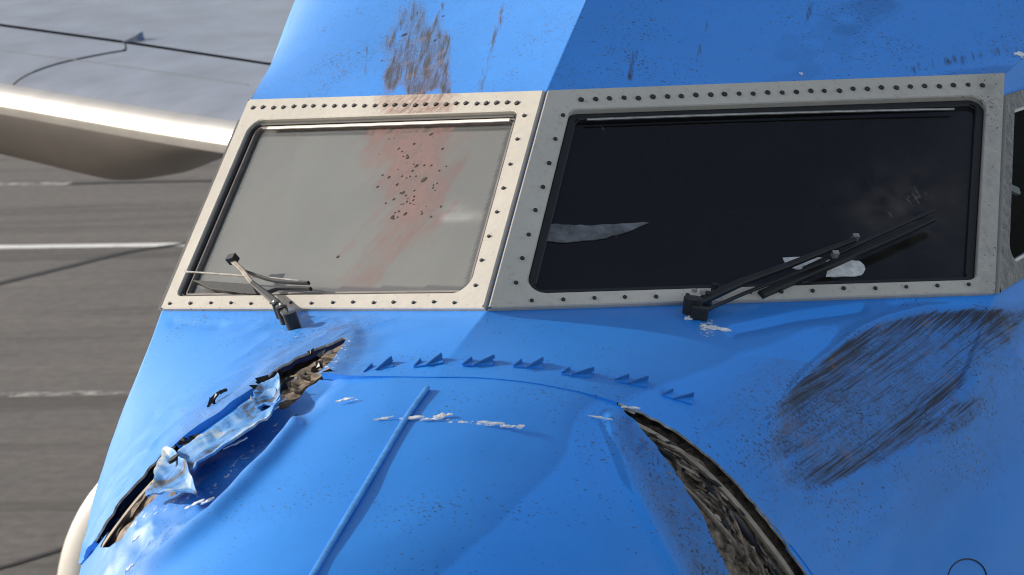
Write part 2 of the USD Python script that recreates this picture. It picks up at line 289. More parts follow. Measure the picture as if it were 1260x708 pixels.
DENT_L = [(92, 720), (130, 650), (200, 575), (235, 548), (345, 485), (412, 448), (428, 470), (352, 545), (300, 600), (245, 650), (190, 700), (150, 740)]
SMUDGE = [(955, 505), (985, 466), (1040, 420), (1090, 390), (1150, 376), (1225, 374), (1275, 385), (1222, 425), (1202, 470), (1190, 515), (1150, 545), (1090, 575), (1030, 602), (990, 618), (960, 596), (945, 545)]
RIDGE_R = [(1290, 380), (1215, 425), (1160, 520), (1100, 588), (1078, 720)]
facing = ((CAM - Vh) * Nh).sum(1) > 0

def inward(P, V, rad):
    d = 0.0022 * (meshkit.fbm(V * 4.5, 3, 11) - .5) * 2
    dl = sdf(DENT_L, P); dr = sdf(DENT_R, P); ds = sdf(SMUDGE, P)
    crump = np.abs(meshkit.fbm(V * np.array([7, 7, 9.0]), 3, 5) - .5) * 2 - .25
    if rad:
        d = d + .003 + (-.0015 + .003 * sstep(60, 0, np.minimum(np.abs(dr), np.abs(dl)))) + .020 * sstep(-4, 40, dr) + .016 * sstep(-2, 40, dl) + .026 * crump * sstep(-6, 30, dl) + .010 * (meshkit.fbm(V * 14, 3, 8) - .5) * sstep(-12, 20, dr)
        d = d - .014 * np.exp(-(ldist([(130, 740), (190, 690), (262, 630), (330, 560), (362, 520)], P) / 10) ** 2)
        d = d + .020 * sstep(-6, 14, sdf([(232, 588), (305, 550), (288, 582), (258, 606), (243, 616)], P))
        d = d - .006 * np.exp(-(ldist([(752, 514), (775, 585), (808, 650), (845, 720)], P) / 7) ** 2)
    else:
        d = d + .014 * sstep(-3, 26, ds) + .012 * crump * sstep(-30, 20, ds) - .007 * np.exp(-(ldist(RIDGE_R, P) / 26) ** 2)
        d = d - .004 * np.exp(-(ldist([(948, 520), (1000, 452), (1060, 404), (1130, 381), (1210, 372)], P) / 7) ** 2)
        dg = -sdf(GASH_L, P); d = d + .012 * crump * sstep(90, 5, dg) - .006 * sstep(26, 4, dg)
        d = d + .010 * np.exp(-(ldist([(215, 396), (300, 400), (420, 398)], P) / 7) ** 2) * (meshkit.noise(V * 25, 3)) * .6 + .006 * np.exp(-(ldist([(905, 408), (980, 392), (1060, 380)], P) / 6) ** 2)
    return np.where(facing_all(V), d, 0.0)
def facing_all(V): return (V[:, 2] > 2.9) & (proj(V)[:, 0] > -80)

tip = lambda V: V[:, 2] > 3.0
def streak_dir(a, b, c, kx, ky):
    A, B = at(a)[0], at(b)[0]; u = (B - A) / np.linalg.norm(B - A); n = at(c)[1]; w = np.cross(n, u)
    return lambda V: np.stack([V @ u * kx, V @ w * ky, V @ n * 20], -1)
vis = (((CAM - Vh) * Nh).sum(1) > 0.02)
visb = (((CAM - Vb) * Nb).sum(1) > 0.02) & (Vb[:, 1] < 4)
_Vall, _Nall = np.vstack([Vh[vis], Vb[visb]]), np.vstack([Nh[vis], Nb[visb]])
_tree = cKDTree(np.vstack([Ph[vis], Pb[visb]]))
def at(px, off=0.0):
    """point and normal of the hull seen at a pixel of the photograph"""
    _, i = _tree.query(px, k=6); n = _Nall[i].mean(0); n /= np.linalg.norm(n)
    return ray_plane(px, _Vall[i].mean(0), n) + n * off, n
def curve(px, off=0.0, step=8):
    q = [at(p, off) for p in smooth_line(px, step)]; return np.array([a for a, _ in q]), np.array([b for _, b in q])

# --- masks of dirt, by where it lies on the skin
def masks(V, part):
    P = proj(V); f = facing_all(V).astype(float); z = np.zeros(len(V)); soot, blood, bare, grime = z.copy(), z.copy(), z.copy(), z.copy()
    if part == 'nose_skin':
        ds = sdf(SMUDGE, P)
        sv = SV_NOSE(V); fr = meshkit.fbm(np.stack([sv[:, 0] * .55, sv[:, 1] * .16, sv[:, 2] * 0], 1), 4, 41) - .5; patch = meshkit.fbm(V * 6, 3, 77) - .5
        up = np.exp(-(ldist([(985, 482), (1010, 455), (1060, 412), (1140, 390), (1235, 380)], P) / 42) ** 2)
        dsr = ds + 130 * fr * (1 - .85 * up)
        soot = (.415 + .26 * patch + .08 * up) * sstep(-24 + 20 * up, 26 - 18 * up, dsr); grime = np.maximum((.62 + .5 * patch) * sstep(-30 + 24 * up, 30 - 18 * up, dsr), .30 * sstep(-110, 0, ds + 90 * fr) * (P[:, 1] > 440 - 60 * patch))
        soot += .07 * np.exp(-(ldist([(985, 485), (1010, 455), (1066, 408), (1140, 386), (1215, 382)], P) / 16) ** 2)
        soot += .14 * np.exp(-(ldist([(1005, 585), (1075, 555), (1140, 515), (1175, 470)], P) / 16) ** 2)
        soot = np.maximum(soot, .36 * np.exp(-(ldist([(850, 505), (905, 545), (940, 585)], P) / 34) ** 2))
        soot = np.maximum(soot, .38 * np.exp(-(ldist([(985, 640), (1010, 600), (1080, 590)], P) / 26) ** 2))
        dg = np.maximum(-sdf(GASH_L, P), 0)
        soot = np.maximum(soot, .40 * sstep(95, 0, dg) * (P[:, 0] > 205)); grime = np.maximum(grime, .5 * sstep(60, 0, dg) * sstep(200, 240, P[:, 0]))
        bare = .40 * sstep(18, 0, dg) * sstep(200, 240, P[:, 0]); bare = np.maximum(bare, .52 * np.exp(-(np.linalg.norm(P - [868, 402], axis=1) / 22) ** 2)); bare = np.maximum(bare, .36 * np.exp(-(ldist([(345, 408), (400, 412)], P) / 16) ** 2))
        soot = np.maximum(soot, .36 * np.exp(-(ldist([(765, 470), (835, 488)], P) / 20) ** 2))
        blood = .35 * np.exp(-(ldist([(1130, 540), (1185, 485), (1205, 495)], P) / 20) ** 2)
    elif part == 'radome':
        dr = sdf(DENT_R, P); edge = np.exp(-(ldist([(755, 525), (776, 585), (808, 650), (845, 715)], P) / 15) ** 2)
        grime = .60 * sstep(-6, 22, dr) * (.5 + 1.0 * meshkit.fbm(V * 12, 3, 61)); soot = .34 * sstep(-6, 30, dr) + .18 * edge + .14 * np.exp(-(ldist([(795, 540), (835, 570), (850, 590)], P) / 10) ** 2)
        dl = sdf(DENT_L, P); bare = .40 * sstep(-4, 8, dl) * np.exp(-(ldist([(130, 668), (190, 625), (250, 612), (345, 520)], P) / 13) ** 2); soot = np.maximum(soot, .30 * sstep(-10, 20, dl)); grime = np.maximum(grime, .25 * sstep(-10, 20, dl))
        bare = np.maximum(bare, .46 * np.exp(-(ldist([(500, 517), (560, 518), (640, 526)], P) / 5) ** 2)); bare = np.maximum(bare, .42 * np.exp(-(ldist([(420, 492), (440, 493)], P) / 7) ** 2))
    elif part == 'crown':
        m1 = sdf([(468, 124), (471, 60), (492, 16), (510, 6), (540, 20), (556, 45), (560, 124)], P)
        low = sstep(20, 120, P[:, 1]); sv = SV_CROWN(V); m1 = m1 + 46 * (meshkit.fbm(np.stack([sv[:, 0] * .5, sv[:, 1] * .3, sv[:, 2] * 0], 1), 3, 19) - .5)
        soot = (.50 + .04 * low) * sstep(-8, 14, m1); blood = .52 * sstep(-8, 12, m1) * (.35 + .65 * low); grime = .6 * sstep(-8, 14, m1)
        for ln, w, k in (([(590, 116), (604, 62), (622, 6)], 9, .46), ([(478, 60), (500, 14)], 8, .5), ([(520, 70), (545, 5)], 7, .48), ([(448, 90), (452, 60)], 6, .42), ([(775, 95), (782, 65)], 9, .44), ([(858, 75), (866, 45)], 5, .42), ([(868, 38), (874, 15)], 5, .42), ([(990, 30), (1000, 5)], 8, .4), ([(925, 60), (930, 35)], 10, .38), ([(415, 110), (425, 85)], 8, .34), ([(1120, 85), (1250, 60)], 14, .38)):
            soot = np.maximum(soot, (k + .06) * np.exp(-(ldist(ln, P) / w) ** 2))
        bare = .45 * np.exp(-(np.linalg.norm(P - [1258, 72], axis=1) / 16) ** 2); grime = np.maximum(grime, .22)
    elif part in ('starboard_frame',):
        blood = .50 * sstep(-14, 16, sdf([(462, 108), (565, 104), (560, 160), (462, 160)], P)) + .14; soot = .43 * sstep(-10, 14, sdf([(470, 108), (556, 104), (556, 150), (470, 150)], P)); grime = z + .22
    elif part == 'port_frame':
        blood = z + .20; grime = .10 + .35 * np.exp(-(ldist([(1222, 96), (1216, 370)], P) / 26) ** 2); soot = .36 * np.exp(-(ldist([(1222, 96), (1210, 240), (1220, 370)], P) / 12) ** 2)
    f3 = f[:, None] if part in ('nose_skin', 'radome', 'crown') else 1.0
    return np.stack([soot, blood, bare], 1) * f3, np.repeat((grime * (f if part in ('nose_skin', 'radome', 'crown') else 1))[:, None], 3, 1)

airliner = thing('airliner', 'blue airliner nose with torn dented radome, streaked crown and two cream framed windscreens', 'airliner')

# --- the skins
SV_NOSE = streak_dir((965, 585), (1210, 400), (1090, 490), 6, 210)
SV_RAD = streak_dir((820, 700), (780, 540), (810, 620), 14, 70)
SV_CROWN = streak_dir((515, 110), (535, 10), (520, 60), 8, 95)
def skin(name, part, V, F, N, svf, wall=None):
    m, g = masks(V, part)
    N2 = normals(V, F)
    pr = obj(name, (V, F), M_BLUE, airliner, True, {'mask': m, 'grime': g, 'sv': svf(V)})
    return pr, N2
sJ = sdf(RADOME, Ph); sL = np.where(tip(Vh), sdf(GASH_L, Ph), -50); sR = np.where(tip(Vh), sdf(GASH_R, Ph), -50)
hidden = ~facing
for k in (sL, sR): k[hidden] = np.minimum(k[hidden], -5)
for part, keep in (('nose_skin', -sJ), ('radome', sJ)):
    V = Vh - Nh * (inward(Ph, Vh, part == 'radome') * sstep(5.0, 4.86, np.repeat(VH, 2 * len(US) - 1)))[:, None]
    A = {'n': Nh, 'gl': sL, 'gr': sR}
    V, F, A = clip(V, Fh, keep, A); V, F, A = clip(V, F, -A['gl'], A); V, F, A = clip(V, F, -A['gr'], A)
    pr, N2 = skin(part, part, V, F, A['n'], SV_RAD if part == 'radome' else SV_NOSE)
    w = border_wall(V, F, N2, .004, where=(np.maximum(A['gl'], A['gr']) > -3))
    for k_ in ([] if w is None else trimesh.Trimesh(*w).split(only_watertight=False)):
        if k_.area > 2e-4: obj('torn_edge', k_, M_TORN, pr)
    w = border_wall(V, F, N2, .012, where=(np.maximum(A['gl'], A['gr']) <= -3))
    if w is not None: tag(obj('joint_edge', w, M_BLUE, pr), kind=None)
# crown and the rest of the fuselage behind the windows
nu = 2 * len(US) - 1
UB = np.tile(np.concatenate([-US[1:][::-1], US]), len(VB)); VVb = np.repeat(VB, nu)
crown = (np.abs(UB) <= 2.0 + 1e-6) & (VVb <= 8.0)
fm = crown[Fb].all(1)
def sub(V, F, m): u, i = np.unique(F[m], return_inverse=True); return V[u], i.reshape(-1, 3)
Vc, Fc = sub(Vb, Fb, fm); Nc = normals(Vc, Fc); Vc = Vc - Nc * (.0018 * (meshkit.fbm(Vc * 5, 3, 4) - .5) * 2)[:, None]
pr, _ = skin('crown_skin', 'crown', Vc, Fc, Nc, SV_CROWN)
Vr, Fr = sub(Vb, Fb, ~fm & ((VVb[Fb] > 8.0).any(1) | (np.abs(UB)[Fb] > 2.0).any(1)))

# --- window facets: own frames in the plane of each windscreen
def facet(sgn):
    s = np.array([sgn, 1, 1.0]); pts = np.array([CT, KT, KB, CB]) * s; c = pts.mean(0); n = np.linalg.svd(pts - c)[2][2]; n *= np.sign(-n[1])
    ex = (KT - np.array(CT)) * s * sgn; ex -= n * (ex @ n); ex /= np.linalg.norm(ex); ey = np.cross(n, ex)
    return c, n, ex, ey
def to2(fc, P): c, n, ex, ey = fc; d = np.atleast_2d(P) - c; return np.stack([d @ ex, d @ ey], -1)
def to3(fc, p, off=0.0): c, n, ex, ey = fc; p = np.atleast_2d(p); return c + p[:, :1] * ex + p[:, 1:2] * ey + n * off
def px2(fc, px): return np.array([to2(fc, ray_plane(q, fc[0], fc[1]))[0] for q in px])
def plate(fc, pg, off, res=.006):
    """dense flat sheet cut to a polygon of the facet"""
    x0, y0, x1, y1 = pg.bounds; nx, ny = int((x1 - x0) / res) + 3, int((y1 - y0) / res) + 3
    X, Y = np.meshgrid(np.linspace(x0 - res, x1 + res, nx), np.linspace(y0 - res, y1 + res, ny)); p = np.stack([X.ravel(), Y.ravel()], 1)
    V2, F, _ = clip(np.c_[p, np.zeros(len(p))], grid_faces(ny, nx), sdf(pg, p))
    return to3(fc, V2[:, :2], off), F
def ringwall(fc, pg, o1, o2, inset1=0.0):
    """walls along all borders of a polygon between two heights"""
    ms = []
    for rg in [pg.exterior, *pg.interiors]:
        q = np.array(shapely.segmentize(rg, .02).coords)[:-1]; k = len(q); a, b = to3(fc, q, o1), to3(fc, q, o2); i = np.arange(k); j = (i + 1) % k
        ms.append(trimesh.Trimesh(np.vstack([a, b]), np.vstack([np.stack([i, j, j + k], 1), np.stack([i, j + k, i + k], 1)]), process=False))
    return cat(*ms)
def slab(fc, pg, o1, o2, bevel=.003):
    """solid plate between heights o1 < o2 with a small chamfer on top"""
    top = pg.buffer(-bevel, join_style=2)
    v2, Ft = trimesh.creation.triangulate_polygon(top, engine='earcut'); Vt = to3(fc, v2, o2)
    wall = ringwall(fc, pg, o1, o2 - bevel)
    ch = []
    for r1, r2 in zip([pg.exterior, *pg.interiors], [top.exterior, *top.interiors]):
        n = 160; a = np.array([r1.interpolate(t, normalized=True).coords[0] for t in np.linspace(0, 1, n, False)])
        b = np.array([r2.interpolate(r2.project(Point(p))).coords[0] for p in a]); i = np.arange(n); j = (i + 1) % n
        ch.append(trimesh.Trimesh(np.vstack([to3(fc, a, o2 - bevel), to3(fc, b, o2)]), np.vstack([np.stack([i, j, j + n], 1), np.stack([i, j + n, i + n], 1)]), process=False))
    return cat(trimesh.Trimesh(Vt, Ft, process=False), wall, *ch)
def rounded(pts, r): return Polygon(pts).buffer(-r, join_style=2).buffer(r, quad_segs=8)

def pane_material(name, film, film_col, blood, refl=(.62, .64, .85)):
    nodes = {'g': ('geometry', {}), 'm': ('attribute', {'attribute': 'mask'}), 'ms': ('separate_color', {}),
        't': ('transparent_bsdf', {'color': (.82, .85, .86)}), 'gl': ('glossy_bsdf', {'roughness': .02, 'color': refl}), 'fr': ('fresnel', {'IOR': 1.52}), 'mx': ('mix_closure', {}),
        'n1': ('noise_texture', {'scale': 5, 'detail': 5, 'roughness': .6}), 'r1': ('map_range', {'from_min': .3, 'from_max': .7, 'to_min': film * .9, 'to_max': min(1, film * 1.08), 'clamp': True}),
        'f': ('math', {'math_type': 'multiply'}), 'sv': ('attribute', {'attribute': 'sv'}), 'nb': ('noise_texture', {'scale': 1.0, 'detail': 6, 'roughness': .7, 'distortion': .3}), 'nb2': ('noise_texture', {'scale': 16, 'detail': 5, 'roughness': .65}),
        'b1': ('math', {'math_type': 'multiply_add', 'value2': 0.8, 'value3': -.40}), 'b3': ('math', {'math_type': 'multiply_add', 'value2': 1.0, 'value3': -.5}), 'b2': ('math', {'math_type': 'add'}), 'b4': ('math', {'math_type': 'add'}),
        'rb': ('map_range', {'from_min': .22, 'from_max': .8, 'to_min': 0, 'to_max': .92, 'clamp': True}), 'fx': ('math', {'math_type': 'maximum'}),
        'cc': ('mix', {'color1': film_col, 'color2': blood}), 'sp': ('mix', {'color2': (.05, .025, .02)}), 'ns': ('noise_texture', {'scale': 130, 'detail': 2}), 's1': ('math', {'math_type': 'multiply'}), 'rs': ('map_range', {'from_min': .50, 'from_max': .56, 'to_min': 0, 'to_max': .8, 'clamp': True}),
        'pw': ('mix', {'color2': (.46, .46, .44)}), 'd': ('principled_bsdf', {'roughness': .45}), 'o': ('mix_closure', {})}
    links = [('m.color', 'ms.color'), ('fr.fac', 'mx.fac'), ('t.BSDF', 'mx.closure1'), ('gl.BSDF', 'mx.closure2'), ('g.position', 'n1.vector'), ('n1.fac', 'r1.value'), ('r1.result', 'f.value1'), ('ms.r', 'f.value2'),
             ('sv.vector', 'nb.vector'), ('nb.fac', 'b1.value1'), ('g.position', 'nb2.vector'), ('nb2.fac', 'b3.value1'), ('b1.value', 'b2.value1'), ('b3.value', 'b2.value2'), ('b2.value', 'b4.value1'), ('ms.g', 'b4.value2'), ('b4.value', 'rb.value'),
             ('rb.result', 'cc.fac'), ('cc.color', 'pw.color1'), ('ms.b', 'pw.fac'), ('pw.color', 'sp.color1'), ('g.position', 'ns.vector'), ('ns.fac', 's1.value1'), ('ms.g', 's1.value2'), ('s1.value', 'rs.value'), ('rs.result', 'sp.fac'), ('sp.color', 'd.base_color'),
             ('rb.result', 'fx.value1'), ('f.value', 'fx.value2'), ('fx.value', 'o.fac'), ('mx.closure', 'o.closure1'), ('d.BSDF', 'o.closure2')]
    return mat(name, nodes, links, 'o.closure')
M_PANE_S = pane_material('smeared_pane', .82, (.165, .172, .160), (.190, .100, .085))
M_PANE_SIDE = pane_material('dimmed_side_pane', .01, (.2, .2, .2), (.2, .1, .09), (.05, .055, .065))  # mirror colour darkened to imitate dark surroundings reflected in the side panes
M_PANE_P = pane_material('clear_pane', .018, (.30, .26, .20), (.2, .1, .09))

def bolt_at(fc, p, r, parent, name='bolt'):
    c = trimesh.creation.cylinder(radius=r, height=.003, sections=10)
    o = to3(fc, p, .0085)[0]; return obj(name, orient(c, o, fc[2], fc[1]), M_BOLT, parent)

GLASS_P = [(703, 140), (1210, 122), (1197, 345), (648, 362)]; GLASS_S = [(313, 152), (637, 141), (577, 361), (222, 365)]
holes = {}
for sgn in (-1, 1):
    fc = facet(sgn); port = sgn > 0
    outer = Polygon(to2(fc, np.array([CT, KT, KB, CB]) * [sgn, 1, 1]))
    if not outer.exterior.is_ccw: outer = outer.reverse() if hasattr(outer, 'reverse') else Polygon(outer.exterior.coords[::-1])
    outer = outer.buffer(-.0015, join_style=2)
    gl = rounded(px2(fc, GLASS_P if port else GLASS_S), .022); hole = gl.buffer(.004); holes[sgn] = (fc, hole)
    frame_pg = outer.difference(hole)
    part = 'port_frame' if port else 'starboard_frame'
    top = frame_pg.buffer(-.002, join_style=2)
    V, F = plate(fc, top, .007, .0055)
    m, g = masks(V, part)
    fr = group_x('window_frame', airliner)
    tag(fr, 'grey shaded port windscreen frame with dark bolt heads' if port else 'sunlit cream starboard windscreen frame with a bloody smear across its top')
    svf = lambda V: np.stack([(V - fc[0]) @ fc[2] * 90, (V - fc[0]) @ fc[3] * 8, V[:, 2] * 0], 1)
    obj('frame_face', (V, F), M_FRAME, fr, False, {'mask': m, 'grime': g, 'sv': svf(V)})
    w = cat(ringwall(fc, frame_pg, -.022, .005))
    ch = []
    for r1, r2 in zip([frame_pg.exterior, *frame_pg.interiors], [top.exterior, *top.interiors]):
        n = 260; a = np.array([r1.interpolate(t, normalized=True).coords[0] for t in np.linspace(0, 1, n, False)]); b = np.array([r2.interpolate(r2.project(Point(p))).coords[0] for p in a])
        i = np.arange(n); j = (i + 1) % n; ch.append(trimesh.Trimesh(np.vstack([to3(fc, a, .005), to3(fc, b, .007)]), np.vstack([np.stack([i, j, j + n], 1), np.stack([i, j + n, i + n], 1)]), process=False))
    mm, gg = np.zeros((len(w.vertices) + sum(len(c.vertices) for c in ch), 3)), None
    e = cat(w, *ch); obj('frame_edge', e, M_FRAME, fr, False, {'mask': np.zeros((len(e.vertices), 3)), 'grime': np.full((len(e.vertices), 3), .3), 'sv': np.array(e.vertices) * 20})
    # gasket, pane, retainer strip
    gk = gl.buffer(.003).difference(gl.buffer(-(.013 if port else .005)))
    obj('gasket', slab(fc, gk, -.02, .0005 if not port else -.003, .002), M_BLACK, airliner)
    if not port:
        g2 = gl.buffer(-.0055).difference(gl.buffer(-.0125)); obj('glass_edge_strip', slab(fc, g2, -.02, -.0035, .0015), plain('edge_strip', (.20, .17, .15), .5, var=.2), airliner)
    pg = gl.buffer(-.004); V, F = plate(fc, pg, -.012, .006); P = proj(V); din = shapely.distance(shapely.points(to2(fc, V)), pg.exterior)
    streak = np.zeros(len(P))
    if port:
        film = .7 + 5 * (meshkit.fbm(V * 30, 3, 9) * 1.6 - .35).clip(0) * np.exp(-(np.linalg.norm((P - [1110, 262]) / [70, 45], axis=1)) ** 2) + .8 * sstep(1120, 1200, P[:, 0]); blood = np.zeros(len(P))  # film thickened in a patch to paint a brownish reflection
        blood = .12 * np.exp(-(np.linalg.norm((P - [1115, 245]) / [45, 35], axis=1)) ** 2)  # reddish tint of that painted reflection patch, not blood
    else:
        streak = .55 * np.exp(-(ldist([(548, 268), (588, 266)], P) / 6) ** 2) * (meshkit.noise(P[:, [0, 1, 1]] / 9, 2) + .2) + .4 * np.exp(-(np.linalg.norm((P - [565, 258]) / [14, 10], axis=1)) ** 2) * meshkit.noise(P[:, [0, 1, 1]] / 5, 3)  # pale streak painted in as a reflection on the starboard pane
        film = np.where(din < .026, .55, 1.0) - .10 * np.exp(-(np.linalg.norm((P - [590, 200]) / [60, 120], axis=1)) ** 2)
        bl = sdf([(455, 140), (562, 138), (556, 200), (540, 262), (512, 300), (490, 322), (470, 362), (405, 362), (412, 330), (452, 300), (466, 255), (458, 200)], P) + 60 * (meshkit.fbm(np.c_[to2(fc, V) * [26, 9], np.zeros(len(V))], 4, 23) - .5)
        blood = .78 * sstep(-26, 26, bl) - .28 * sstep(290, 330, P[:, 1]) * sstep(-22, 22, bl)
    obj('windscreen_pane', (V, F), M_PANE_P if port else M_PANE_S, airliner, False, {'mask': np.stack([film, blood, streak], 1), 'sv': np.c_[to2(fc, V) * [70, 16], np.zeros(len(V))]}, 'dark clear port windscreen' if port else 'dusty grey starboard windscreen with a red brown bird smear')
    st = [(722, 147), (960, 139), (1174, 134)] if port else [(330, 158), (480, 153), (628, 148)]
    sp = to3(fc, px2(fc, smooth_line(st, 20)), -.001 if port else .0005); obj('retainer_strip', bar(sp, .0045 if port else .0065, .004, fc[1]), M_STEEL if port else plain('pale_strip', (.72, .68, .6), .4, var=.1), airliner)
    # bolts: rows read off the photograph
    rows = []
    if port:
        rows += [(p, .0052) for p in np.stack([np.linspace(714, 1207, 29), np.linspace(127, 108, 29)], 1)]
        rows += [(p, .0042) for p in np.stack([np.linspace(691, 633, 8), np.linspace(146, 352, 8)], 1)]
        rows += [(p, .0038) for p in np.stack([np.linspace(653, 1190, 15), np.linspace(374, 354, 15)], 1)]
    else:
        rows += [(p, .0048) for p in np.stack([np.linspace(314, 639, 27), np.linspace(136, 130, 27)], 1)]
        rows += [(p, .0036) for p in np.stack([np.linspace(648, 588, 8), np.linspace(146, 354, 8)], 1)]
        rows += [(p, .0034) for p in np.stack([np.linspace(212, 562, 15), np.linspace(377, 376, 15)], 1)]
    for p, r in rows: bolt_at(fc, px2(fc, [p + rng.normal(0, .5, 2)])[0], r * rng.uniform(.9, 1.08), fr)

# skin under the frames, open at the panes, and the side of the nose with the side windows
s = np.full(len(Vf), 1.0); Uf = np.tile(np.concatenate([-US[1:][::-1], US]), len(VF))
for sgn in (-1, 1):
    fc, hole = holes[sgn]; m = (np.sign(Uf) == sgn) & (np.abs(Uf) <= 2.0)
    s[m] = -sdf(hole.buffer(.004), to2(fc, Vf[m]))
Nf = normals(Vf, Ff); Vs = Vf - Nf * np.where(np.abs(Uf) < 1.98, .002, 0)[:, None]

# port and starboard side windows: a facet behind each corner post
def side_facet(sgn):
    s_ = np.array([sgn, 1, 1.0]); pts = np.array([KT, KB, (1.0, 1.38, 3.87), (.915, .84, 3.87)]) * s_
    c = pts.mean(0); n = np.linalg.svd(pts - c)[2][2]; n *= np.sign(n[0] * sgn); ez = np.array([0, 0, 1.0]); ez -= n * (ez @ n); ez /= np.linalg.norm(ez); ex = np.cross(ez, n)
    return c, n, ex, ez
SW = {}
for sgn in (-1, 1):
    fc = side_facet(sgn); s_ = np.array([sgn, 1, 1.0])
    A, B = to2(fc, np.array(KT) * s_)[0], to2(fc, np.array(KB) * s_)[0]
    along = np.array([1.0 if to2(fc, np.array([1.0, 1.38, 3.87]) * s_)[0][0] > B[0] else -1.0, 0.0])
    C_, D_ = B + along * .95, to2(fc, RC[7][np.argmin(np.abs(US - 2))] * s_)[0]
    A, D_ = A + (B - A) * .10, D_ + np.array([0, -.12]); SW[sgn] = (fc, Polygon([A, B, C_, D_]), along)
for sgn in (-1, 1):
    fc, pg, along = SW[sgn]
    if not pg.exterior.is_ccw: pg = Polygon(pg.exterior.coords[::-1])
    hole = rounded(pg.buffer(-.034, join_style=2).exterior.coords, .02)
    fr = group_x('side_window_frame', airliner); fpg = pg.buffer(-.001).difference(hole)
    V, F = plate(fc, fpg, .008, .01); z3 = np.zeros((len(V), 3)); z3[:, 1] = .25; z3[:, 0] = .3
    obj('frame_face', (V, F), M_FRAME, fr, False, {'mask': z3, 'grime': np.full((len(V), 3), .9), 'sv': V * 40})
    e = ringwall(fc, fpg, -.02, .008); obj('frame_edge', e, M_FRAME, fr, False, {'mask': np.zeros((len(e.vertices), 3)), 'grime': np.full((len(e.vertices), 3), .2), 'sv': np.array(e.vertices)})
    obj('bright_seal', slab(fc, hole.buffer(.001).difference(hole.buffer(-.006)), -.015, .004, .001), plain('bright_seal', (.75, .73, .68), .4, var=.1) if sgn < 0 else UsdShade.Material.Get(stage, L + 'bright_seal'), airliner)
    V, F = plate(fc, hole.buffer(-.003), -.008, .02); obj('side_window_pane', (V, F), M_PANE_SIDE, airliner, False, {'mask': np.tile([.5, 0, 0], (len(V), 1)).astype(float), 'sv': V * 20})
    SW[sgn] = (fc, pg, hole)
# side skins are cut away where the side windows stand
def side_press(V):
    V = V.copy()
    for sgn in (-1, 1):
        fc, pg, hole = SW[sgn]; d = (V - fc[0]) @ fc[1]; m = (np.abs(d) < .2) & (V[:, 0] * sgn > .5)
        q = sstep(-.004, .02, sdf(pg, to2(fc, V[m]))); V[m] -= fc[1] * (np.maximum(d[m] + .006, 0) * q)[:, None]
    return V
def side_cut(V):
    out = np.full(len(V), 1.0)
    for sgn in (-1, 1):
        fc, pg, hole = SW[sgn]; d = (V - fc[0]) @ fc[1]; near = (np.abs(d) < .16) & (V[:, 0] * sgn > .5)
        out[near] = np.minimum(out[near], -sdf(hole.buffer(.006), to2(fc, V[near])))
    return out
Vx, Fx, Ax = clip(Vs, Ff, s, {'u': Uf}); Vx = side_press(Vx); Vx, Fx, _ = clip(Vx, Fx, side_cut(Vx))
mb, gb = masks(Vx, 'nose_skin'); obj('window_belt_skin', (Vx, Fx), M_BLUE, airliner, True, {'mask': mb, 'grime': gb, 'sv': SV_NOSE(Vx)})
Vr = side_press(Vr); Vr2, Fr2, _ = clip(Vr, Fr, side_cut(Vr)); obj('fuselage_skin', (Vr2, Fr2), M_BLUE, airliner, 30)

# ------------------------------------------------------------------ what shows inside the gashes
def inner_patch(px, depth, amp, seed, name, m, scale=18, grow=26):
    pg = Polygon(px).buffer(grow); V = Vh - Nh * depth; V = V + Nh * ((meshkit.fbm(Vh * scale, 4, seed) - .5) * amp)[:, None]
    sel = np.where(tip(Vh) & facing, sdf(pg, Ph), -9); V, F, _ = clip(V, Fh, sel)
    return obj(name, (V, F), m, airliner, True)
inner_patch(GASH_R.exterior.coords, .026, .022, 21, 'bulkhead', M_INNER, 55)
inner_patch(GASH_L.exterior.coords, .018, .022, 22, 'bulkhead', M_INNER, 26, 9)
def strip(name, px, off, w, h, m, parent=None, taper=None, label=None):
    p, n = curve(px, off); return obj(name, bar(p, w, h, n, taper), m, parent or airliner, 40, label=label)
UPR = [(768, 499), (810, 519), (852, 547), (890, 580), (922, 615), (954, 655), (980, 690), (1012, 745)]
def shift(px, dx, dy): return [(x + dx, y + dy) for x, y in px]
strip('flange', shift(UPR, -4, 6), -.014, .012, .008, M_FLANGE)
strip('flange', shift(UPR, -10, 13), -.020, .007, .010, M_GAP)
strip('flange', shift(UPR[2:], -26, 24), -.020, .006, .008, M_FLANGE)
strip('flange', [(122, 668), (146, 634), (176, 598), (213, 562)], -.008, .022, .003, M_FLANGE)
strip('flange', [(262, 524), (302, 497), (335, 469)], -.012, .012, .01, M_INNER)
for (a, b) in (((905, 640), (868, 560)), ((872, 590), (842, 556)), ((930, 690), (905, 622)), ((962, 745), (935, 672)), ((842, 566), (812, 530))):
    strip('rib', [a, ((a[0] + b[0]) / 2 + 3, (a[1] + b[1]) / 2), b], -.018, .007, .008, M_INNER)
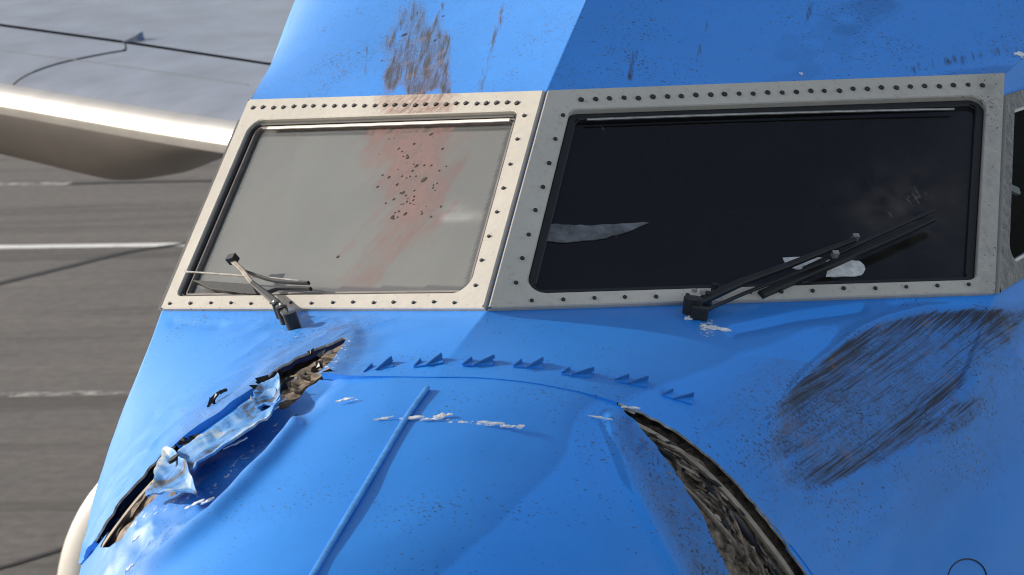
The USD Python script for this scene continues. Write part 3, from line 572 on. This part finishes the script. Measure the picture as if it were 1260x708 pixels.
# crushed scraps of structure along both gashes
def scrap(px, size, off, m, name, seed, long=None):
    r = np.random.default_rng(seed); o, n = at(px, off)
    k = r.integers(6, 9); a = np.sort(r.uniform(0, 2 * math.pi, k)); rr = size * r.uniform(.45, 1.0, k)
    c = np.array([[math.cos(t) * q, math.sin(t) * q * r.uniform(.4, .9), r.normal(0, size * .3)] for t, q in zip(a, rr)])
    V = np.vstack([c, c * [.9, .9, 1] + [0, 0, -.003], [[0, 0, size * .25]], [[0, 0, -.004]]]); F = []
    for i in range(k):
        j = (i + 1) % k; F += [(i, j, 2 * k), (j + k, i + k, 2 * k + 1), (i, i + k, j + k), (i, j + k, j)]
    V = V * ([1, 1, 1] if long is None else [2.4, .8, .45]); return obj(name, orient(trimesh.Trimesh(V, F, process=False), o, RIGHT if long is None else long, n), m, airliner)
seed = 100
for i in range(120):
    t = rng.uniform(.12, .95); q = LineString(UPR).interpolate(t, normalized=True); w = 8 + 60 * t
    px = (q.x - rng.uniform(.1, .85) * w, q.y + rng.uniform(.05, .5) * w); seed += 1
    if GASH_R.buffer(3).contains(Point(px)): scrap(px, rng.uniform(.004, .012), -rng.uniform(.010, .024), random.choice([M_INNER, M_INNER, M_FLANGE, M_BLACK]), 'scrap', seed, RIGHT * (1 - .6 * t + rng.normal(0, .25)) - UP * (.55 + .6 * t))
for i in range(34):
    q = LineString([(150, 632), (215, 560), (268, 522), (335, 475), (352, 470), (392, 448), (420, 430)]).interpolate(rng.uniform(.1, 1), normalized=True); seed += 1
    px = (q.x + rng.normal(0, 6), q.y + rng.normal(0, 5))
    if GASH_L.buffer(5).contains(Point(px)): scrap(px, rng.uniform(.005, .016), -rng.uniform(.0, .016), random.choice([M_INNER, M_FLANGE, M_BLACK, M_TORN]), 'scrap', seed)
for px, sz in (((270, 492), .016), ((262, 500), .012), ((277, 487), .010), ((231, 546), .016), ((243, 544), .015), ((326, 474), .016), ((318, 482), .012), ((346, 466), .013), ((350, 484), .016), ((356, 474), .014), ((384, 440), .010), ((405, 462), .014), ((395, 455), .014)):
    seed += 1; scrap(px, sz, .010, M_BLACK, 'scrap', seed)

# torn, folded flaps of the radome rim on the left
def flap(px, name, m, off0, off1, axis, seed, parent=None):
    """sheet torn from the skin: its outline on the hull, lifted from off0 to off1 along an axis of the picture of it"""
    pg = ragged(px, 2.0, seed, 4); x0, y0, x1, y1 = pg.bounds; st = 2.2
    X, Y = np.meshgrid(np.arange(x0 - st, x1 + 2 * st, st), np.arange(y0 - st, y1 + 2 * st, st)); p = np.stack([X.ravel(), Y.ravel()], 1)
    q = [at(a) for a in p]; V = np.array([a for a, _ in q]); N = np.array([b for _, b in q]); t = p @ np.asarray(axis); t = (t - t.min()) / (t.max() - t.min())
    V = V + N * (off0 + (off1 - off0) * t + .014 * (np.abs(meshkit.fbm(V * 13, 3, seed) - .5) * 2 - .2) + .010 * sstep(9, 0, -0 + sdf(pg, p)))[:, None]
    F = grid_faces(*X.shape)[:, ::-1]; V, F, A = clip(V, F, sdf(pg, p), {'n': N})
    w = border_wall(V, F, A['n'], .004); me = trimesh.Trimesh(V, F, process=False)
    return obj(name, cat(me, trimesh.Trimesh(*w, process=False)), m, airliner, 50)
flap([(224, 562), (250, 545), (300, 512), (343, 486), (347, 500), (340, 515), (318, 533), (286, 553), (262, 572), (242, 586)], 'torn_flap', M_FLAP, .012, .002, (-.5, -.8), 31)
flap([(212, 562), (220, 566), (238, 586), (246, 604), (249, 620), (226, 617), (186, 621), (198, 596)], 'torn_flap', M_FLAP, .004, .020, (.6, -.8), 32)
flap([(316, 492), (334, 478), (347, 472), (349, 498), (340, 509), (328, 506), (322, 512)], 'torn_flap', M_FLAP, .006, .012, (1, 0), 33)
flap([(355, 458), (392, 438), (428, 423), (412, 446), (384, 464), (360, 476)], 'torn_flap', plain('brown_fibre', (.20, .15, .10), .85, var=.6, scale=50, bump=.7, bscale=90), -.02, -.008, (1, -.4), 34)
o, n = at((223, 578), .022); obj('fastener_hole', orient(trimesh.creation.cylinder(radius=.0105, height=.005, sections=20), o, RIGHT, n), M_BLACK, airliner)

# paint flakes peeled to the white primer
def flake(px, l, w, ang, seed, m=None, name='paint_flake'):
    r = np.random.default_rng(seed); o, n = at(px, .0025); k = 7
    top = np.array([(x, w * r.uniform(.25, 1) * math.sin(math.pi * (i + .5) / k), 0) for i, x in enumerate(np.linspace(-l, l, k))]); bot = np.array([(x, -w * r.uniform(.2, .9) * math.sin(math.pi * (i + .5) / k), 0) for i, x in enumerate(np.linspace(-l, l, k))])
    V = np.vstack([top, bot]); V[:, 2] = r.uniform(.03, .12) * w * (V[:, 1] / w + .6) ** 2 + r.normal(0, .0006, 2 * k)
    V = np.vstack([V, V - [0, 0, .0018]]); F = []
    for i in range(k - 1): F += [(i, i + 1, i + k + 1), (i, i + k + 1, i + k), (i + 2 * k, i + 3 * k + 1, i + 2 * k + 1), (i + 2 * k, i + 3 * k, i + 3 * k + 1), (i, i + 2 * k, i + 2 * k + 1), (i, i + 2 * k + 1, i + 1), (i + k, i + k + 1, i + 3 * k + 1), (i + k, i + 3 * k + 1, i + 3 * k)]
    me = orient(trimesh.Trimesh(V, F, process=False), o, RIGHT * math.cos(ang) + UP * math.sin(ang), n); me.fix_normals()
    return obj(name, me, m or M_WHITE, airliner)
for px, l, w, a in (((507, 516), .020, .006, -.05), ((545, 513), .016, .008, .35), ((531, 517), .018, .005, .1), ((604, 522), .022, .006, -.2), ((626, 526), .014, .004, -.1), ((640, 526), .008, .005, .9), ((738, 515), .020, .003, -.05), ((776, 503), .016, .004, .5),
                    ((425, 493), .016, .005, 0.0), ((848, 393), .012, .012, 1.2), ((883, 406), .024, .010, -.1), ((872, 403), .014, .007, .2), ((343, 496), .014, .010, .7), ((333, 506), .016, .008, .3), ((472, 516), .016, .003, 0), ((168, 664), .008, .006, 1.0), ((240, 622), .018, .005, .1), ((160, 700), .01, .004, .6), ((256, 618), .012, .006, .5),
                    ((1254, 68), .016, .010, .8), ((986, 92), .004, .006, 1.4), ((300, 513), .016, .004, .6), ((290, 547), .022, .004, .5)):
    seed += 1; flake(px, l, w, a, seed)
# dried spatter: raised dark spots
SPOT = plain('dried_blood', (.035, .016, .013), .85, var=.4)
spots = [(513, 16, 4), (497, 43, 5), (545, 20, 3), (535, 50, 3), (552, 68, 3.5), (470, 75, 3), (527, 96, 3), (525, 118, 3), (486, 178, 3), (497, 189, 4.5), (508, 199, 4.5), (503, 205, 3), (517, 216, 4.5), (490, 212, 3), (474, 213, 3.5), (460, 225, 4), (491, 232, 3), (478, 262, 3), (486, 255, 3), (526, 160, 3), (470, 245, 3), (480, 240, 2.5), (411, 311, 3), (536, 205, 2.5), (500, 245, 2.5), (494, 258, 3), (484, 222, 2.5), (540, 178, 2.2), (505, 172, 2.2)] + [(500 + rng.normal(0, 22), 215 + rng.normal(0, 34), rng.uniform(1, 2.2)) for _ in range(40)]
fcS = facet(-1)
for x, y, r_ in spots:
    if y > 150: o, n = to3(fcS, px2(fcS, [(x, y)]), -.0115)[0], fcS[1]
    elif y > 112: o, n = to3(fcS, px2(fcS, [(x, y)]), .0072)[0], fcS[1]
    else: o, n = at((x, y), .0)
    r_ *= rng.uniform(.55, 1.25); b = trimesh.creation.icosphere(2, 1.0); b.vertices *= [r_ / 670 * .9, r_ / 670 * rng.uniform(.6, .9), .0006]; b.vertices *= 1 + .25 * (meshkit.noise(b.vertices * 900 + x, 2)[:, None] - .5)
    obj('blood_spot', orient(b, o, RIGHT + UP * rng.normal(0, .5), n), SPOT, airliner, True)

# vortex generators: two little fins on a foot, in an arc above the radome joint
M_FIN_SHADED = plain('shaded_fin_blue', tuple(c * .5 for c in BLUE), .7, var=.08)  # hull blue darkened, shade painted into the fins
def vortex_generator(px, turn, mangled=0.0):
    o, n = at(px, .0); x = RIGHT * math.cos(turn) + UP * math.sin(turn); g = group_x('vortex_generator', airliner)
    foot = trimesh.creation.box((.050, .026, .0025)); foot.apply_translation((0, 0, .001)); obj('foot', orient(foot, o, x, n), M_BLUE, g)
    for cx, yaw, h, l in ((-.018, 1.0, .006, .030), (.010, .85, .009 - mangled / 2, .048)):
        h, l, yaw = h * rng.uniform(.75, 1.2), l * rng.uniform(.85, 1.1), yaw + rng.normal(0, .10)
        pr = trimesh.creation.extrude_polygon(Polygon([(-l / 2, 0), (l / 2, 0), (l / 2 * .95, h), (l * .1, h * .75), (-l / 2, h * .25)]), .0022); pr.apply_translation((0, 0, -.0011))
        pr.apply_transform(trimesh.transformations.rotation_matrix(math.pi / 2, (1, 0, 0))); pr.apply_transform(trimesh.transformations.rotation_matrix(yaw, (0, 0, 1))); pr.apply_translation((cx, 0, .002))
        obj('fin', orient(pr, o, x, n), M_FIN_SHADED, g)
for px, tr in (((466, 453), .16), ((527, 447), .06), ((588, 447), 0.0), ((650, 450), -.06), ((709, 460), -.12), ((778, 470), -.2), ((834, 489), -.3)): vortex_generator(px, tr, .004 if px[0] > 770 else 0)
# radome lightning strip down the centre line, thin oval plate low on the right
strip('lightning_strip', [(526, 478), (498, 518), (470, 565), (430, 632), (385, 708), (335, 790)], .0012, .0085, .0055, plain('strip_paint', (.06, .29, .72), .55, var=.2, scale=60))
c = [(1190 + 24 * math.cos(t), 712 + 24 * math.sin(t)) for t in np.linspace(0, 2 * math.pi, 40)]; p, n = np.array([at(q, .0005)[0] for q in c]), np.array([at(q)[1] for q in c]); obj('access_ring', bar(p, .0025, .002, n), M_GAP, airliner)

# ------------------------------------------------------------------ wipers
def on_glass(fc, px, off): return to3(fc, px2(fc, px), off)
fcP = facet(1)
w = group_x('windscreen_wiper', airliner); tag(w, 'black wiper with a doubled blade lying up across the port windscreen')
P0, nP = at((851, 386), .016); arm = np.vstack([[P0], on_glass(fcP, [(905, 364), (960, 344), (1000, 328), (1045, 311)], .034)])
obj('arm', bar(arm, .0115, .011, fcP[1], [1.3, 1.2, 1, .9, .7]), M_WIPER, w, 40)
arm2 = np.vstack([at((862, 392), .012)[0], on_glass(fcP, [(915, 371), (960, 353), (1010, 334)], .024)])
obj('link_rod', bar(arm2, .006, .006, fcP[1]), M_WIPER, w, 40)
bl = on_glass(fcP, smooth_line([(934, 368), (985, 346), (1040, 322), (1100, 296), (1147, 274)], 24), .010)
obj('blade', bar(bl, .014, .014, fcP[1], np.linspace(1.1, .8, len(bl))), M_BLACK, w, 40)
obj('blade_spine', bar(on_glass(fcP, smooth_line([(985, 340), (1060, 306), (1145, 268)], 24), .020), .007, .006, fcP[1]), M_WIPER, w, 40)
for px, r_, h in (((851, 386), .017, .034), ((868, 381), .010, .04), ((878, 372), .007, .045)):
    o, n = at(px, .012); obj('pivot', orient(trimesh.creation.cylinder(radius=r_, height=h, sections=20), o, RIGHT, n), M_BLACK, w, 30)
o, n = at((860, 393), .012); obj('pivot', orient(trimesh.creation.box((.03, .02, .02)), o, RIGHT - UP * .6, n), M_BLACK, w)
for px in ((852, 380), (862, 383)): o, n = at(px, .034); obj('pivot_nut', orient(trimesh.creation.cylinder(radius=.005, height=.006, sections=6), o, RIGHT, n), M_STEEL, w)
for px in ((1045, 309), (1020, 330)): obj('blade_clip', orient(trimesh.creation.box((.012, .009, .012)), on_glass(fcP, [px], .036)[0], RIGHT + UP * .4, fcP[1]), M_STEEL, w)

w = group_x('windscreen_wiper', airliner); tag(w, 'short black wiper at the foot of the starboard windscreen, its arm bent up to the left')
P0 = at((362, 405), .016)[0]; arm = np.vstack([P0, at((346, 388), .024)[0], on_glass(fcS, [(326, 366), (312, 348), (298, 336)], .040)])
obj('arm', bar(arm[:3], .013, .012, fcS[1], [1.1, 1.1, .7]), M_WIPER, w, 40)
obj('arm_sleeve', bar(arm[2:], .009, .008, fcS[1]), M_FLANGE, w, 40)
obj('blade', bar(on_glass(fcS, smooth_line([(312, 346), (330, 352), (352, 358), (390, 360)], 10), .026), .006, .008, fcS[1]), M_BLACK, w, 40)
obj('blade', bar(on_glass(fcS, smooth_line([(334, 367), (350, 361), (388, 362)], 10), .014), .006, .008, fcS[1]), M_BLACK, w, 40)
obj('blade_rail', bar(on_glass(fcS, smooth_line([(236, 343), (290, 347), (318, 349), (376, 355)], 10), .020), .0035, .004, fcS[1]), M_STEEL, w, 40)
rp = np.array([(238, 347), (262, 358), (300, 363), (318, 364), (312, 352), (270, 349)]); obj('blade_rubber', slab(fcS, Polygon(px2(fcS, rp)).buffer(0), -.004, .006, .001), M_WIPER, w)
obj('arm_head', orient(trimesh.creation.box((.020, .014, .016)), on_glass(fcS, [(303, 338)], .044)[0], RIGHT - UP * .5, fcS[1]), M_BLACK, w)
for px, r_ in (((362, 404), .013), ((352, 396), .011), ((346, 391), .009)):
    o, n = at(px, .012); obj('pivot', orient(trimesh.creation.cylinder(radius=r_, height=.036, sections=18), o, RIGHT, n), M_BLACK, w, 30)
for px in ((345, 391), (353, 395)): o, n = at(px, .032); obj('pivot_nut', orient(trimesh.creation.icosphere(1, .0045), o, RIGHT, n), M_STEEL, w)

# ------------------------------------------------------------------ cockpit seen through the panes
cp = group_x('cockpit', airliner)
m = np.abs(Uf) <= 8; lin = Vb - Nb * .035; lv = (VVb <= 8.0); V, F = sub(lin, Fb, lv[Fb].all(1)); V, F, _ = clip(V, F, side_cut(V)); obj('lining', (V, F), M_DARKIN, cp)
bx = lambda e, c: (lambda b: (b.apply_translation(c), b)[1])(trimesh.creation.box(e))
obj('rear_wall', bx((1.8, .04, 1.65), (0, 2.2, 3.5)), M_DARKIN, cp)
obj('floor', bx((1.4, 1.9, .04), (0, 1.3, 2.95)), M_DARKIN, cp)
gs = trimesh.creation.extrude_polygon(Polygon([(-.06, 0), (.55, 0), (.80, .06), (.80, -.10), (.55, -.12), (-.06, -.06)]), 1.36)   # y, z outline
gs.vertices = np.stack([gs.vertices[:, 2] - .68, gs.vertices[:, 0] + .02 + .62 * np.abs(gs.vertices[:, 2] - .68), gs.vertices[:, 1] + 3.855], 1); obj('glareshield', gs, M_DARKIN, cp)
fcb, pgb, hb = SW[-1]; obj('added_blocker', plate(fcb, hb.buffer(.02), -.03, .05), M_DARKIN, cp)  # added dark sheet closing the starboard side window, keeps light and view out
fcb, pgb, hb = SW[1]
for pts in ([(1249, 168), (1253, 196), (1262, 214), (1280, 226)], [(1249, 282), (1258, 300), (1272, 312), (1290, 318)], [(1249, 325), (1256, 342), (1270, 352)]):
    obj('reflection_tube', bar(to3(fcb, px2(fcb, smooth_line(pts, 5)), -.05), .016, .012, fcb[1]), M_REFL_TUBE, cp, 40)  # curved tubes added to imitate white reflections in the side pane
def seat(x):
    g = group_x('pilot_seat', airliner)
    def rb(e, c, r): 
        b = trimesh.creation.box(np.array(e) - 2 * r); import manifold3d
        pts = np.vstack([b.vertices + r * v for v in trimesh.creation.icosphere(1, 1.0).vertices]); h = trimesh.convex.convex_hull(pts); h.apply_translation(c); return h
    obj('backrest', rb((.46, .14, .7), (x, 1.62, 3.5), .05), M_SEAT, g, 40); obj('headrest', rb((.27, .10, .19), (x, 1.60, 3.98), .04), M_SEAT, g, 40); obj('seat', rb((.46, .46, .14), (x, 1.36, 3.2), .05), M_SEAT, g, 40)
for x in (-.52, .52): seat(x)

# ------------------------------------------------------------------ starboard wing and engine behind the nose
wing = group_x('wing', airliner); tag(wing, 'pale silver starboard wing with a bright rounded leading edge')
LEpx = [(-420, 52), (-160, 105), (0, 131), (90, 147), (180, 163), (285, 180), (420, 203)]; LEy = [13.2, 11.9, 11.1, 10.65, 10.2, 9.7, 9.05]
LE = np.array([ray_y(p, y) for p, y in zip(LEpx, LEy)])
span = np.linspace(0, 1, 121); ks = np.r_[0, np.cumsum(np.linalg.norm(np.diff(LE, axis=0), axis=1))]; ks /= ks[-1]
LEc = np.stack([PchipInterpolator(ks, LE[:, k])(span) for k in range(3)], 1)
dep = PchipInterpolator(ks, [.20, .26, .305, .32, .22, .02, .01])(span)
upc = [(0, .0), (.01, .035), (.04, .070), (.10, .105), (.25, .150), (.6, .215), (1.2, .29), (2.2, .37), (3.4, .42), (4.6, .40), (6.0, .28)]
uc = np.linspace(0, 1, 140) ** 1.8 * 6.0; uh = PchipInterpolator([c for c, _ in upc], [h for _, h in upc])(uc)
def wpt(c, h): return LEc[None] + np.stack([np.zeros_like(c), c, h], -1)
Cu = np.repeat(uc[:, None], 121, 1); Hu = np.repeat(uh[:, None], 121, 1); Wu = wpt(Cu, Hu).reshape(-1, 3); Fu = grid_faces(140, 121)
if normals(Wu, Fu)[70 * 121 + 60][2] < 0: Fu = Fu[:, ::-1]
Pw = proj(Wu); cflat = Cu.ravel()
g1 = LineString([(-600, -68), (0, 31), (160, 53), (325, 78), (480, 100)]); g2 = LineString(smooth_line([(-30, 190), (2, 126), (20, 101), (60, 82), (110, 70), (156, 62)]))
front_pg = Polygon([(-600, -68), (0, 31), (160, 53), (325, 78), (480, 100), (480, 800), (-600, 800)])
left_pg = Polygon([(-600, 900)] + [(-600, -100), (0, 15), (150, 38)] + [tuple(q) for q in smooth_line([(156, 62), (110, 70), (60, 82), (20, 101), (2, 126), (-30, 190)])] + [(-40, 900)]).buffer(0)
s1 = sdf(front_pg, Pw); s2 = sdf(left_pg, Pw)
nose_c = .11
def piece(name, sel, m, label=None):
    V, F, A = Wu, Fu, {'x%d' % i: s_ for i, s_ in enumerate(sel)}
    for i in range(len(sel)): V, F, A = clip(V, F, A['x%d' % i], A)
    return obj(name, (V, F), m, wing, True, label=label)
piece('upper_skin', [-s1 - 1.6], M_WING)
piece('slat_panel', [s1 - 1.6, -s2 - 1.0, cflat - nose_c], M_WING)
piece('slat_panel', [s1 - 1.6, s2 - 1.0, cflat - nose_c], M_WING)
g3 = [np.where(np.abs(cflat - nose_c) < 9, nose_c - cflat + 1e-5, 0)]
lo = np.linspace(0, 1, 60); cl = np.r_[0, np.linspace(.005, 1, 59) ** 1.6 * 5.5]
prof = lambda t: np.where(t < .42, np.sin(np.clip(t / .42, 0, 1) * math.pi / 2) ** .62, 1 - .55 * sstep(.42, 5.5, t))
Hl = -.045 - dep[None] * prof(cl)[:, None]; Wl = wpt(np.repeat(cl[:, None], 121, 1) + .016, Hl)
edge_c = np.r_[uc[uc < nose_c * 1.02][::-1]]; eh = np.interp(edge_c, uc, uh)
lowc = np.array([.004, .012, .022]); 
E1 = np.concatenate([wpt(np.repeat(edge_c[:, None], 121, 1), np.repeat(eh[:, None], 121, 1)), wpt(np.repeat(np.array([.006, .016])[:, None], 121, 1), np.repeat(np.array([-.022, -.045])[:, None], 121, 1))])
Fe = grid_faces(len(E1), 121); obj('leading_edge', (E1.reshape(-1, 3), Fe), M_LEAD, wing, True, label='bright polished leading edge')
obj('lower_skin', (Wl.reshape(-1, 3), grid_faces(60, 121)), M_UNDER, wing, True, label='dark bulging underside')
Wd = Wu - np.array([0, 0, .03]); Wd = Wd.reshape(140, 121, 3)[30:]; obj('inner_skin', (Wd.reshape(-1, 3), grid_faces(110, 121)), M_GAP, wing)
_wt = cKDTree(Pw)
def on_wing(px):
    i = _wt.query(px, k=12)[1]; c = Wu[i].mean(0); n = np.linalg.svd(Wu[i] - c)[2][2]; return ray_plane(px, c, n)
thin = np.array([on_wing(p) + [0, 0, .002] for p in smooth_line([(-60, 54), (0, 62), (150, 82), (305, 105)], 12)]); obj('panel_seam', bar(thin, .010, .003, (0, 0, 1)), plain('seam_grey', (.22, .24, .28), .6), wing)
o = on_wing((160, 52)); fb = trimesh.convex.convex_hull(np.array([(-.05, 0, 0), (.05, 0, 0), (-.04, .10, 0), (.05, .10, 0), (.03, .03, .035), (.045, .09, .05), (-.01, .08, .035)])); fb.apply_translation(o); obj('hinge_fairing', fb, plain('hinge_grey', (.16, .18, .22), .5), wing)

eng = group_x('engine', airliner); tag(eng, 'cream rounded engine cowl showing past the lower left of the nose')
ec = ray_y((285, 765), 9.6)
def revolve(prof_, n=72):
    a = np.linspace(0, 2 * math.pi, n, endpoint=False); V = np.array([[ec[0] + r * math.cos(t), ec[1] + y, ec[2] + r * math.sin(t)] for y, r in prof_ for t in a]); k = len(prof_); F = []
    for i in range(k - 1):
        for j in range(n): p, q = i * n + j, i * n + (j + 1) % n; F += [(p, q, q + n), (p, q + n, p + n)]
    return V, np.array(F)
obj('cowl', revolve([(.10, .965), (.30, .995), (.7, 1.02), (1.4, 1.03), (2.4, .98), (3.4, .80)]), M_COWL, eng, True)
obj('inlet_lip', revolve([(.45, .60), (.20, .62), (.07, .67), (.01, .73), (0, .79), (.02, .86), (.05, .92), (.097, .9645)]), M_COWL, eng, True)
obj('inlet_barrel', revolve([(.45, .60), (.9, .62)]), M_UNDER, eng, True)
obj('spinner', revolve([(.55, .01), (.7, .14), (.9, .24)], 40), M_BLACK, eng, True)
for k in range(24):
    b = trimesh.creation.box((.10, .02, .38)); b.apply_transform(trimesh.transformations.rotation_matrix(.6, (0, 0, 1))); b.apply_translation((0, .86, .42)); b.apply_transform(trimesh.transformations.rotation_matrix(k * math.pi / 12, (0, 1, 0))); b.apply_translation(ec); obj('fan_blade', b, M_STEEL, eng)

# ------------------------------------------------------------------ the apron
def ground_px(px, z=0.0): d = ray(px); return CAM + d * (z - CAM[2]) / d[2]
M_APRON = mat('apron_concrete', {'g': ('geometry', {}), 'n1': ('noise_texture', {'scale': .35, 'detail': 8, 'roughness': .7}), 'n2': ('noise_texture', {'scale': 7, 'detail': 6, 'roughness': .7}), 'mp': ('mapping', {'rotation': (0, 0, -.3), 'scale': (.10, 1.3, 1)}), 'n3': ('noise_texture', {'scale': 1.0, 'detail': 6, 'roughness': .65}),
    'r1': ('rgb_ramp', {'ramp': [(.3, (.080, .070, .063)), (.5, (.115, .101, .090)), (.7, (.150, .130, .114))]}), 'r3': ('rgb_ramp', {'ramp': [(.36, (.045, .039, .035)), (.47, (.13, .118, .11)), (.56, (.13, .118, .11)), (.70, (.20, .175, .155))]}), 'mx': ('mix', {'fac': .55}), 'r2': ('rgb_ramp', {'ramp': [(.3, (.7, .7, .7)), (.7, (1.25, 1.25, 1.25))]}), 'mu': ('mix', {'mix_type': 'multiply', 'fac': 1.0}),
    'b': ('bump', {'strength': .4, 'distance': .01}), 'p': ('principled_bsdf', {'roughness': .85})},
    [('g.position', 'n1.vector'), ('g.position', 'n2.vector'), ('g.position', 'mp.vector'), ('mp.vector', 'n3.vector'), ('n1.fac', 'r1.fac'), ('n3.fac', 'r3.fac'), ('r1.color', 'mx.color1'), ('r3.color', 'mx.color2'), ('n2.fac', 'r2.fac'), ('mx.color', 'mu.color1'), ('r2.color', 'mu.color2'), ('mu.color', 'p.base_color'), ('n2.fac', 'b.height'), ('b.normal', 'p.normal')])
ap = obj('apron', (np.array([(-1500, -1500, 0), (1500, -1500, 0), (1500, 1500, 0), (-1500, 1500, 0.0)]), np.array([(0, 1, 2), (0, 2, 3)])), M_APRON); tag(ap, 'dark brown grey weathered apron pavement', 'apron', kind='structure')
def worn_mat(name, col, cover):
    return mat(name, {'g': ('geometry', {}), 'n': ('noise_texture', {'scale': 5, 'detail': 6, 'roughness': .7}), 'r': ('map_range', {'from_min': cover - .12, 'from_max': cover + .06, 'clamp': True}), 't': ('transparent_bsdf', {}), 'p': ('principled_bsdf', {'base_color': col, 'roughness': .7}), 'o': ('mix_closure', {})}, [('g.position', 'n.vector'), ('n.fac', 'r.value'), ('r.result', 'o.fac'), ('t.BSDF', 'o.closure1'), ('p.BSDF', 'o.closure2')], 'o.closure')
M_LINE, M_WORN, M_TAR = worn_mat('line_paint', (.78, .77, .74), .36), worn_mat('worn_paint', (.50, .48, .45), .56), plain('tar', (.022, .020, .019), .7, var=.3, scale=8)
def ground_strip(name, px, w, z, m, label, catg):
    q = np.array([ground_px(p, z) for p in smooth_line(px, 20)]); T = np.gradient(q, axis=0)[:, :2]; T /= np.linalg.norm(T, axis=1, keepdims=True); S = np.stack([-T[:, 1], T[:, 0]], 1) * w / 2 * (1 + rng.normal(0, .03, (len(q), 1)))
    V = np.concatenate([np.c_[q[:, :2] + S, q[:, 2]], np.c_[q[:, :2] - S, q[:, 2]]]); k = len(q); i = np.arange(k - 1)
    p = obj(name, (V, np.vstack([np.stack([i, i + k, i + k + 1], 1), np.stack([i, i + k + 1, i + 1], 1)])), m); return tag(p, label, catg, kind='structure')
ground_strip('painted_line', [(-900, 313), (0, 304), (225, 301), (700, 297)], .26, .004, M_LINE, 'crisp white painted line on the apron beside the starboard window frame', 'painted line')
ground_strip('painted_line', [(-900, 490), (0, 486), (150, 483), (600, 478)], .19, .004, M_WORN, 'faded white painted line on the apron beside the left of the hood', 'painted line')
ground_strip('painted_line', [(-900, 232), (0, 227), (85, 226)], .28, .004, M_WORN, 'faint pale marking on the apron under the wing', 'painted line')
ground_strip('pavement_crack', [(-400, 452), (0, 348), (90, 326), (160, 309), (225, 300), (300, 288)], .13, .008, M_TAR, 'dark sealed crack slanting up to the white line on the apron', 'pavement crack')
ground_strip('pavement_crack', [(-300, 760), (0, 698), (60, 680), (160, 650)], .055, .008, M_TAR, 'dark sealed crack on the apron beside the engine cowl', 'pavement crack')
ground_strip('pavement_crack', [(85, 226), (150, 224), (270, 222), (400, 219)], .16, .008, M_TAR, 'dark pavement joint on the apron below the wing root', 'pavement crack')

# ------------------------------------------------------------------ pale reflections in the port windscreen, modelled as sheets lying on the glass
M_REFLECTION = plain('pale_reflection_look', (.62, .62, .61), .7, var=.3, scale=60)
def reflection_sheet(px, label, m=M_REFLECTION, amp=.5, sd=1):
    pg = Polygon(px2(fcP, ragged(px, amp, sd, 4).exterior.coords)).buffer(0); p = slab(fcP, pg, -.0115, -.0095, .0004); return tag(obj('pale_reflection', p, m), label, 'scrap')
reflection_sheet([(676, 271), (720, 272), (800, 269), (778, 279), (740, 289), (700, 293), (672, 292)], 'long grey pointed reflection sheet near the left edge of the port windscreen', plain('grey_reflection', (.11, .115, .125), .7, var=.6, scale=40), .8, 61)
reflection_sheet([(966, 313), (985, 312), (1024, 314), (1010, 324), (985, 327), (970, 321)], 'small pale reflection sheet on the port windscreen just left of the crossing wiper arms', M_REFLECTION, .7, 62)
reflection_sheet([(1022, 318), (1058, 315), (1066, 325), (1062, 334), (1040, 336), (1018, 336)], 'small pale reflection sheet on the port windscreen just right of the crossing wiper arms', M_REFLECTION, .9, 63)
reflection_sheet([(910, 346), (1070, 341), (1070, 345), (912, 350)], 'thin pale strip along the foot of the port windscreen behind the wiper', M_REFLECTION, .2, 64)
